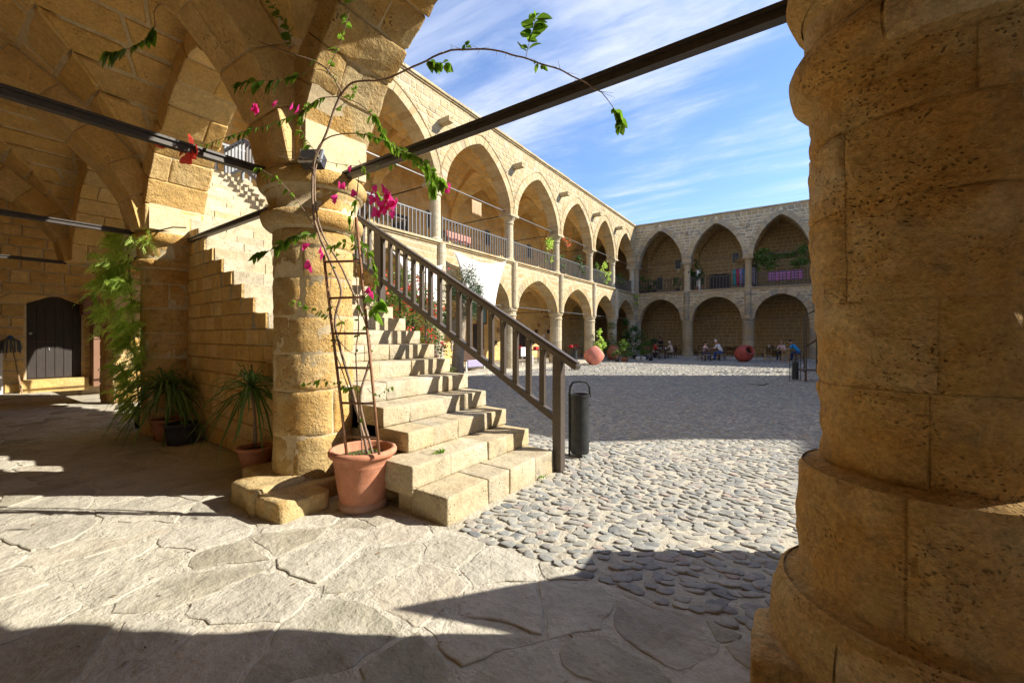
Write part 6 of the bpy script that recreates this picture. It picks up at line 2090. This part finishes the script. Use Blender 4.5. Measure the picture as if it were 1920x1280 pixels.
# plants up in the galleries
GG = 'plants along the upper gallery railings'
def up(px, py, t): return W(px, py, t)
F0 = 4.55
for (px, t, h, rr, lm, tx, n) in ((1052, 21.5, 1.6, .3, 'fern_leaf', 'trailing bright plant on the fourth upper column of the sunlit gallery', 240), (1098, 24.5, 1.2, .4, 'dark_leaf', 'dark spiky plant behind the railing between the sunlit upper columns', 240),
                                  (1163, 27.6, 1.5, .35, 'fern_leaf', 'yellow green climber hanging over the railing at the last sunlit upper column', 300), (1130, 27.0, 1.3, .3, 'bush_leaf', 'thin leafy plant behind the railing left of the last sunlit upper column', 180),
                                  (1172, 30.0, 1.0, .6, 'bush_leaf', 'bushy green plant on the gallery corner railing', 330), (1075, 22.6, .9, .25, 'bush_leaf', 'small plant in the upper gallery beside the trailing one', 120)):
    p = W(px, 560, t)
    p.x = max(p.x, LX - 1.4) if p.x > LX - 1.4 else LX - .6
    bush(min(p.x, LX - .35), p.y, F0, rr, rr, h, n, lm, tx, .12, 'plastic', .14, .2, group=GG)
p = Vector((LX - .1, 20.6, 5.9)); bush(p.x, p.y, F0 + 1.6, .25, .3, .5, 90, 'bush_leaf', 'hanging basket with pink flowers in the sunlit upper arcade', .08, flower='orange', nf=10, group=GG, fl_size=.04, name='hanging_plant', cat='hanging plant')
p = W(1430, 500, 27.6); bush(p.x, BY + .35, F0 + 1.0, .85, .35, 1.5, 900, 'bush_leaf', 'thick green climber massed on the left of the right-hand far upper arch', .15, group=GG, name='climber', cat='climber')
p = W(1502, 500, 27.0); bush(p.x, BY + .35, F0 + 1.0, .6, .35, 1.6, 620, 'bush_leaf', 'green climber at the right end of the far upper gallery against the big pillar', .15, group=GG, name='climber', cat='climber')
p = W(1465, 500, 27.0); bush(p.x, BY + .5, F0 + 1.75, .7, .3, .35, 300, 'bush_leaf', 'thin strip of leaves bridging the two green climbers', .13, group=GG, name='climber', cat='climber')
p = W(1306, 560, 30.4); bush(p.x, BY + .6, F0, .55, .4, 2.1, 420, 'dark_leaf', 'potted small tree with big dark leaves in the middle far upper arch', .18, 'terra', .2, .3, group=GG)
for px, h, tx in ((1208, .9, 'dark foliage along the left end of the far upper railing'), (1222, .8, 'second clump of foliage along the far upper railing'), (1273, .9, 'yellowish plant behind the far railing beside the first pillar'), (1196, 1.1, 'leafy plant at the very corner of the far upper railing')):
    p = W(px, 560, 31.6); bush(p.x, BY + .5, F0, .4, .3, h, 220, 'bush_leaf' if h > .85 else 'dark_leaf', tx, .13, 'plastic', group=GG)
p = Vector((LX + .25, 31.7, 4.0)); bush(p.x, p.y, 3.6, .2, .2, 1.0, 160, 'fern_leaf', 'creeper trailing down from the corner ledge', .1, group=GG, name='creeper', cat='creeper')

# things in the far upper gallery
def hang(name, c, ux, uz, w, h, mat, label, cat, fold=.04, nx=10, nz=6, sag=0.0, group=None, thick=True):
    vs, fs = [], []
    c = Vector(c); ux = Vector(ux).normalized(); nn = ux.cross(Vector((0, 0, 1))).normalized()
    for j in range(nz + 1):
        for i in range(nx + 1):
            u, v = i / nx, j / nz
            p = c + ux * (w * (u - .5)) + Vector(uz) * (h * v) + nn * (fold * math.sin(u * 17 + v * 2) * (0.3 + v)) - Vector((0, 0, 1)) * sag * math.sin(math.pi * u)
            vs.append(p)
    for j in range(nz):
        for i in range(nx):
            a = j * (nx + 1) + i
            fs.append((a, a + 1, a + nx + 2, a + nx + 1))
    o = mesh_obj(name, vs, fs, mat, None, True, 0.5)
    sm = o.modifiers.new('t', 'SOLIDIFY'); sm.thickness = .006
    return tag(o, label, cat, group)


p = W(1355, 530, 33.5)
dbx = -4.85
G3 = 'clothes on the rack in the far upper gallery'
rackx = -3.0
rk = empty('clothes_rack', (rackx, BY + 1.4, F0), 'clothes rack in front of the arched door of the far upper gallery', 'rack')
MB().tube([(rackx - .75, BY + 1.4, F0), (rackx - .75, BY + 1.4, F0 + 1.5), (rackx + .75, BY + 1.4, F0 + 1.5), (rackx + .75, BY + 1.4, F0)], .018, 6).build('frame', M['steel'], rk)
for k, (col, nm) in enumerate((((.05, .30, .34), 'teal'), ((.45, .05, .12), 'crimson'), ((.35, .28, .5), 'violet'), ((.06, .2, .45), 'navy blue'), ((.55, .2, .4), 'pink'), ((.7, .66, .68), 'white'), ((.45, .38, .5), 'lilac'))):
    hang('garment', (rackx - .62 + k * .2, BY + 1.4, F0 + 1.47), (1, .4, 0), (0, 0, -1), .19, 1.15, cloth('gar_' + nm.split()[0], col), nm + ' garment on the rack in the far upper gallery', 'garment', .02, 5, 4, group=G3)
for k in range(6):
    hang('striped_cloth', (-1.35 + k * .32, BY + .5, F0 + 1.0), (1, 0, 0), (0, 0, -1), .30, .62, cloth('st%d' % k, (.36, .13, .42) if k % 2 else (.22, .14, .42)), 'violet striped cloth over the far upper railing, %s' % ('first from the left', 'second from the left', 'third from the left', 'third from the right', 'second from the right', 'last')[k], 'cloth', .01, 5, 7, group='violet cloths on the far railing')
    o = COL.objects['striped_cloth'] if k == 0 else COL.objects['striped_cloth.%03d' % k]
    o.data.materials.append(cloth('pinkstripe', (.62, .22, .38)))
    for i_, pl in enumerate(o.data.polygons): pl.material_index = (i_ // 5) % 2
hang('awning', (-2.6, BY + .9, 6.75), (1, 0, .1), (0, .55, -.25), 1.9, .8, cloth('tan', (.36, .26, .15)), 'tan cloth awning slung under the middle far upper arch', 'awning', .03, sag=.18)
hang('awning', (-.55, BY + .9, 6.9), (1, 0, 0), (0, .4, -.35), 1.9, .9, cloth('brown_tan', (.28, .18, .10)), 'brown cloth awning between the green climbers of the far upper arch', 'awning', .03, sag=.12)
o = MB().box(-5.95, -5.7, BY + .5, BY + .55, F0, F0 + 1.5).build('white_board', white, None); tag(o, 'narrow white panel standing behind the far railing beside the potted tree', 'panel')
o = MB().lathe([(0, 0), (.14, 0), (.14, .04), (0, .05)], (-7.35, BY + 3.58, 6.35), 18, axis=(0, -1, 0)).build('wall_plate', white, None); tag(o, 'round white plate on the rear wall of the far upper gallery', 'plate')

# sunlit gallery: sign, cloth table, sheets
o = hang('wall_hanging', (LX - .25, 13.05, 6.62), (0, 1, 0), (0, 0, -1), .62, .55, cloth('tan_sign', (.42, .27, .15)), 'tan woven cloth hanging from the tie rod in the second full upper arch', 'hanging', .02)
tbl = empty('table', (LX - 1.2, 12.6, F0), 'table under a red and white cloth behind the sunlit upper railing', 'table')
MB().box(LX - 1.6, LX - .8, 11.9, 13.3, F0 + .70, F0 + .73).build('table_top', M['darkwood'], tbl)
for a in (-1.55, -.85):
    for b in (11.95, 13.25): MB().box(LX + a - .03, LX + a + .03, b - .03, b + .03, F0, F0 + .69).build('leg', M['darkwood'], tbl)
o = hang('tablecloth', (LX - .78, 12.6, F0 + .74), (0, 1, 0), (0, 0, -1), 1.45, .34, cloth('redwhite', (.60, .22, .17)), 'red and white tablecloth draped over the upper gallery table', 'tablecloth', .02)
mbx = MB(); mbx.box(LX - 1.62, LX - .78, 11.88, 13.32, F0 + .732, F0 + .742); o2 = mbx.build('cloth_top', cloth('redwhite', (.60, .22, .17)), o)
tbl2 = empty('table', (LX - 1.1, 9.3, F0), 'dark wooden table and frame behind the first sunlit upper railing', 'table')
MB().box(LX - 1.5, LX - .8, 8.7, 9.9, F0 + .66, F0 + .70).build('table_top', M['darkwood'], tbl2)
for a in (-1.45, -.85):
    for b in (8.75, 9.85): MB().box(LX + a - .03, LX + a + .03, b - .03, b + .03, F0, F0 + .655).build('leg', M['darkwood'], tbl2)
drf = empty('driftwood', (LX - 3.4, 9.0, F0), 'tangle of old roots and driftwood mounted on the wall of the first upper bay', 'sculpture')
for k in range(12):
    a, b = rnd.uniform(8.2, 10.3), rnd.uniform(F0 + .6, F0 + 2.0)
    MB().tube([(LX - 3.5, a, b), (LX - 3.2, a + rnd.uniform(-.4, .4), b + rnd.uniform(-.3, .4)), (LX - 3.35, a + rnd.uniform(-.7, .7), b + rnd.uniform(-.5, .6))], [.11, .14, .04], 7).build('root', M['wood'] if k % 2 else M['stem'], drf, smooth=True)


def sheet(c4, label, bulge=.12):
    vs, fs = [], []
    n = 14
    TL, TR_, BR, BL = [Vector(c) for c in c4]
    for j in range(n + 1):
        for i in range(n + 1):
            u, v = i / n, j / n
            p = (TL * (1 - u) + TR_ * u) * (1 - v) + (BL * (1 - u) + BR * u) * v
            p = p + Vector((bulge * math.sin(math.pi * u) * math.sin(math.pi * v) + .02 * math.sin(7 * u + 5 * v), 0, -.22 * math.sin(math.pi * u) * (1 - v) + 0.10 * math.sin(math.pi * u) * v))
            p = p + (Vector((0, .12, 0)) * math.sin(math.pi * v) * (1 - u) - Vector((0, .12, 0)) * math.sin(math.pi * v) * u)
            vs.append(p)
    for j in range(n):
        for i in range(n):
            a = j * (n + 1) + i
            fs.append((a, a + 1, a + n + 2, a + n + 1))
    o = mesh_obj('sun_sheet', vs, fs, M['white'], None, True, .5)
    sm = o.modifiers.new('t', 'SOLIDIFY'); sm.thickness = .006
    tag(o, label, 'sheet', 'white sheets tied across the arcade')


XS_ = LX + .35
def onx(px, py, X=None):
    d = W(px, py, 1.0) - Vector((0, 0, CAMH)); X = XS_ if X is None else X
    t = X / d.x
    return Vector((X, d.y * t, CAMH + d.z * t))


sheet((onx(851, 470), onx(947, 491), onx(927, 590), onx(872, 568)), 'large white sheet tied across the arcade arch above the stair railing')
sheet((onx(735, 470), onx(829, 497), onx(824, 572), onx(772, 560)), 'smaller white sheet behind the red flowering bush')
for k, (a, b) in enumerate(((onx(851, 470), onx(846, 462, LX + .05)), (onx(947, 491), onx(952, 486, LX + .05)), (onx(927, 590), onx(935, 600, LX + .05)))):
    o = MB().tube([a, b], .006, 4).build('cord', M['white'], None); tag(o, 'thin cord at the %s corner of the large white sheet' % ('upper left', 'upper right', 'lower right')[k], 'cord', 'cords of the white sheets')

# furniture and goods under the sunlit arcade
zb = -0.15
bn = empty('bench', (LX - .6, 13.4, zb), 'wooden bench with a blue checked cloth seen between the balusters', 'bench')
MB().box(LX - .9, LX - .45, 12.6, 14.4, zb + .38, zb + .42).build('seat', M['darkwood'], bn)
MB().box(LX - .95, LX - .91, 12.6, 14.4, zb + .42, zb + .82).build('backrest', M['darkwood'], bn)
for b in (12.65, 14.3):
    MB().box(LX - .9, LX - .84, b, b + .06, zb, zb + .38).build('leg', M['white'], bn); MB().box(LX - .5, LX - .45, b, b + .06, zb, zb + .38).build('leg', M['white'], bn)
o = hang('bench_cloth', (LX - .44, 13.2, zb + .44), (0, 1, 0), (0, 0, -1), 1.0, .3, cloth('check', (.30, .27, .42)), 'blue grey checked cloth over the bench under the sunlit arcade', 'cloth', .01)
gc = empty('garden_chair', (LX - .7, 17.6, zb), 'white plastic garden chair under the sunlit arcade seen past the railing', 'chair')
MB().box(LX - .95, LX - .5, 17.4, 17.85, zb + .38, zb + .42).build('seat', white, gc)
MB().box(LX - .98, LX - .94, 17.4, 17.85, zb + .42, zb + .85).build('backrest', white, gc)
for a in (-.93, -.56):
    for b in (17.42, 17.78): MB().box(LX + a, LX + a + .05, b, b + .05, zb, zb + .38).build('leg', white, gc)
pic = empty('picture', (LX - 3.5, 17.9, 2.0), 'framed blue picture hanging on the rear wall of the sunlit arcade', 'picture')
MB().box(LX - 3.6, LX - 3.55, 17.2, 18.0, 1.9, 2.75).build('frame', M['darkwood'], pic)
MB().box(LX - 3.548, LX - 3.54, 17.28, 17.92, 1.98, 2.67).build('canvas', cloth('picblue', (.12, .26, .34)), pic)
mir = empty('wall_mosaic', (LX - 3.5, 15.5, 1.0), 'oval stone-studded mirror with hanging pebble strings on the arcade wall', 'mirror')
MB().lathe([(0, .02), (.34, .02), (.38, .05), (.42, .02), (.42, 0)], (LX - 3.58, 15.55, 1.75), 24, axis=(1, 0, 0)).build('frame', M['cobble'], mir, smooth=True)
for k in range(40):
    y_, z_ = 15.55 + rnd.uniform(-.35, .35), rnd.uniform(.5, 1.35)
    MB().lathe([(0, .03), (.04, .02), (.05, 0)], (LX - 3.58, y_, z_), 6, axis=(1, 0, 0)).build('pebble', M['cobble'], mir)
shp = 'souvenirs hung outside the arcade shops'
NMS = (('dark brown', M['darkwood']), ('light wooden', M['wood']), ('red', red), ('white', white), ('terracotta', M['terra']), ('black', black_))
for k in range(18):
    third = k >= 9
    y_ = (22.6 if third else 18.8) + .32 * (k % 9)
    z_ = (0.9, 1.6, 2.0, 0.6, 1.3)[k % 5]
    nm, m_ = NMS[(k % 6 + (1 if third else 0)) % 6]
    o = MB().box(LX - 3.6, LX - 3.5, y_ - .1, y_ + .1, z_ - .14, z_ + .1).build('souvenir', m_, None)
    tag(o, '%s souvenir hung %s on the shop wall in the %s sunlit arch, %s' % (nm, ('low', 'high', 'highest', 'lowest', 'midway')[k % 5], 'last' if third else 'third', 'left part' if k % 9 < 3 else ('middle part' if k % 9 < 6 else 'right part')), 'souvenir', shp)
for (y_, tx) in ((20.4, 'table of red goods before the shop in the third sunlit arch'), (24.8, 'table of goods in the shade before the last sunlit arch')):
    t = empty('stall_table', (LX - 1.6, y_, zb), tx, 'table', 'shop tables under the sunlit arcade')
    MB().box(LX - 2.0, LX - 1.3, y_ - .7, y_ + .7, zb + .62, zb + .66).build('table_top', M['darkwood'], t)
    for a in (-1.95, -1.4):
        for b in (-.65, .6): MB().box(LX + a, LX + a + .05, y_ + b, y_ + b + .05, zb, zb + .62).build('leg', M['darkwood'], t)
    for k in range(5):
        o = MB().box(LX - 1.7, LX - 1.5, y_ - .6 + .25 * k, y_ - .45 + .25 * k, zb + .662, zb + .74 + rnd.uniform(0, .12)).build('trinket', (red, M['terra'], M['wood'], red, M['terra'])[k], None)
        tag(o, '%s trinket %s on the shop table in the %s sunlit arch' % (('red', 'terracotta', 'wooden', 'red', 'terracotta')[k], ('first from the left', 'second', 'in the middle', 'fourth', 'last')[k], 'third' if y_ < 22 else 'last'), 'trinket', 'trinkets on the shop tables')
o = MB().lathe([(0, 0), (.07, .02), (.09, .08), (.07, .14), (0, .16)], tuple(W(1085, 559, 25.5)), 12).build('lamp_globe', white, None, True)
tag(o, 'small white globe lamp under the vault of a sunlit arch', 'lamp')

# by the big pillar
bc = hit(1512, 13.9)
be = empty('wooden_bench', (bc.x, bc.y, zf), 'dark wooden bench end poking out beside the big pillar', 'bench')
MB().box(bc.x - .22, bc.x + 1.2, bc.y - .2, bc.y + .2, zf + .36, zf + .40).build('seat', M['darkwood'], be)
for a in (-.05, 1.0):
    MB().box(bc.x + a, bc.x + a + .06, bc.y - .15, bc.y - .09, zf, zf + .36).build('leg', M['darkwood'], be)
    MB().box(bc.x + a, bc.x + a + .06, bc.y + .09, bc.y + .15, zf, zf + .36).build('leg', M['darkwood'], be)
gt = hit(1513, 17.5)
g_ = empty('iron_stair_rail', (gt.x, gt.y, zf), 'black iron stair rail rising beside the big pillar', 'railing')
MB().box(gt.x - .05, gt.x + .0, gt.y - .03, gt.y + .03, zf, 2.3).build('post', M['iron'], g_)
MB().box(gt.x - .12, gt.x - .06, gt.y - .03, gt.y + .03, zf, 2.1).build('post', M['iron'], g_)
MB().box(gt.x + .3, gt.x + .36, gt.y - .03, gt.y + .03, zf, 2.5).build('post', M['iron'], g_)
MB().bar((gt.x - .09, gt.y + .05, 2.1), (gt.x + 1.0, gt.y + .05, 2.75), .06, .06).build('rail', M['iron'], g_)
MB().bar((gt.x - .09, gt.y + .05, .75), (gt.x + 1.0, gt.y + .05, 1.65), .06, .08).build('rail', M['iron'], g_)
p1, p2, p3 = hit(1406, 12.9, -.25), hit(1432, 12.6, -.24), hit(1441, 13.1, -.24)
o = MB().tube([p1, p2, p3], [.012, .018, .01], 5).build('fallen_stick', M['darkwood'], None); tag(o, 'dark crooked stick lying on the shaded cobbles', 'stick')
# an added slab, unseen behind the big pillar, shaped to cast the foreground shadow
poly = [(.35, 3.09, -0.02), (.35, 3.09, 1.03), (.6, 2.99, 1.22), (.9, 2.86, 1.92), (.9, 2.70, 1.55), (.9, 2.556, 1.28), (.62, 2.50, .35), (.5, 2.6, -0.02)]
vs = [(.58, 2.82, .6)] + poly
o = mesh_obj('shadow_slab', vs, [(0, i + 1, (i + 1) % 8 + 1) for i in range(8)], M['darkwood'], None, False, .5)
sm = o.modifiers.new('t', 'SOLIDIFY'); sm.thickness = .02
tag(o, 'added dark slab hidden behind the big pillar, shaped for its shadow on the cobbles', 'canvas')
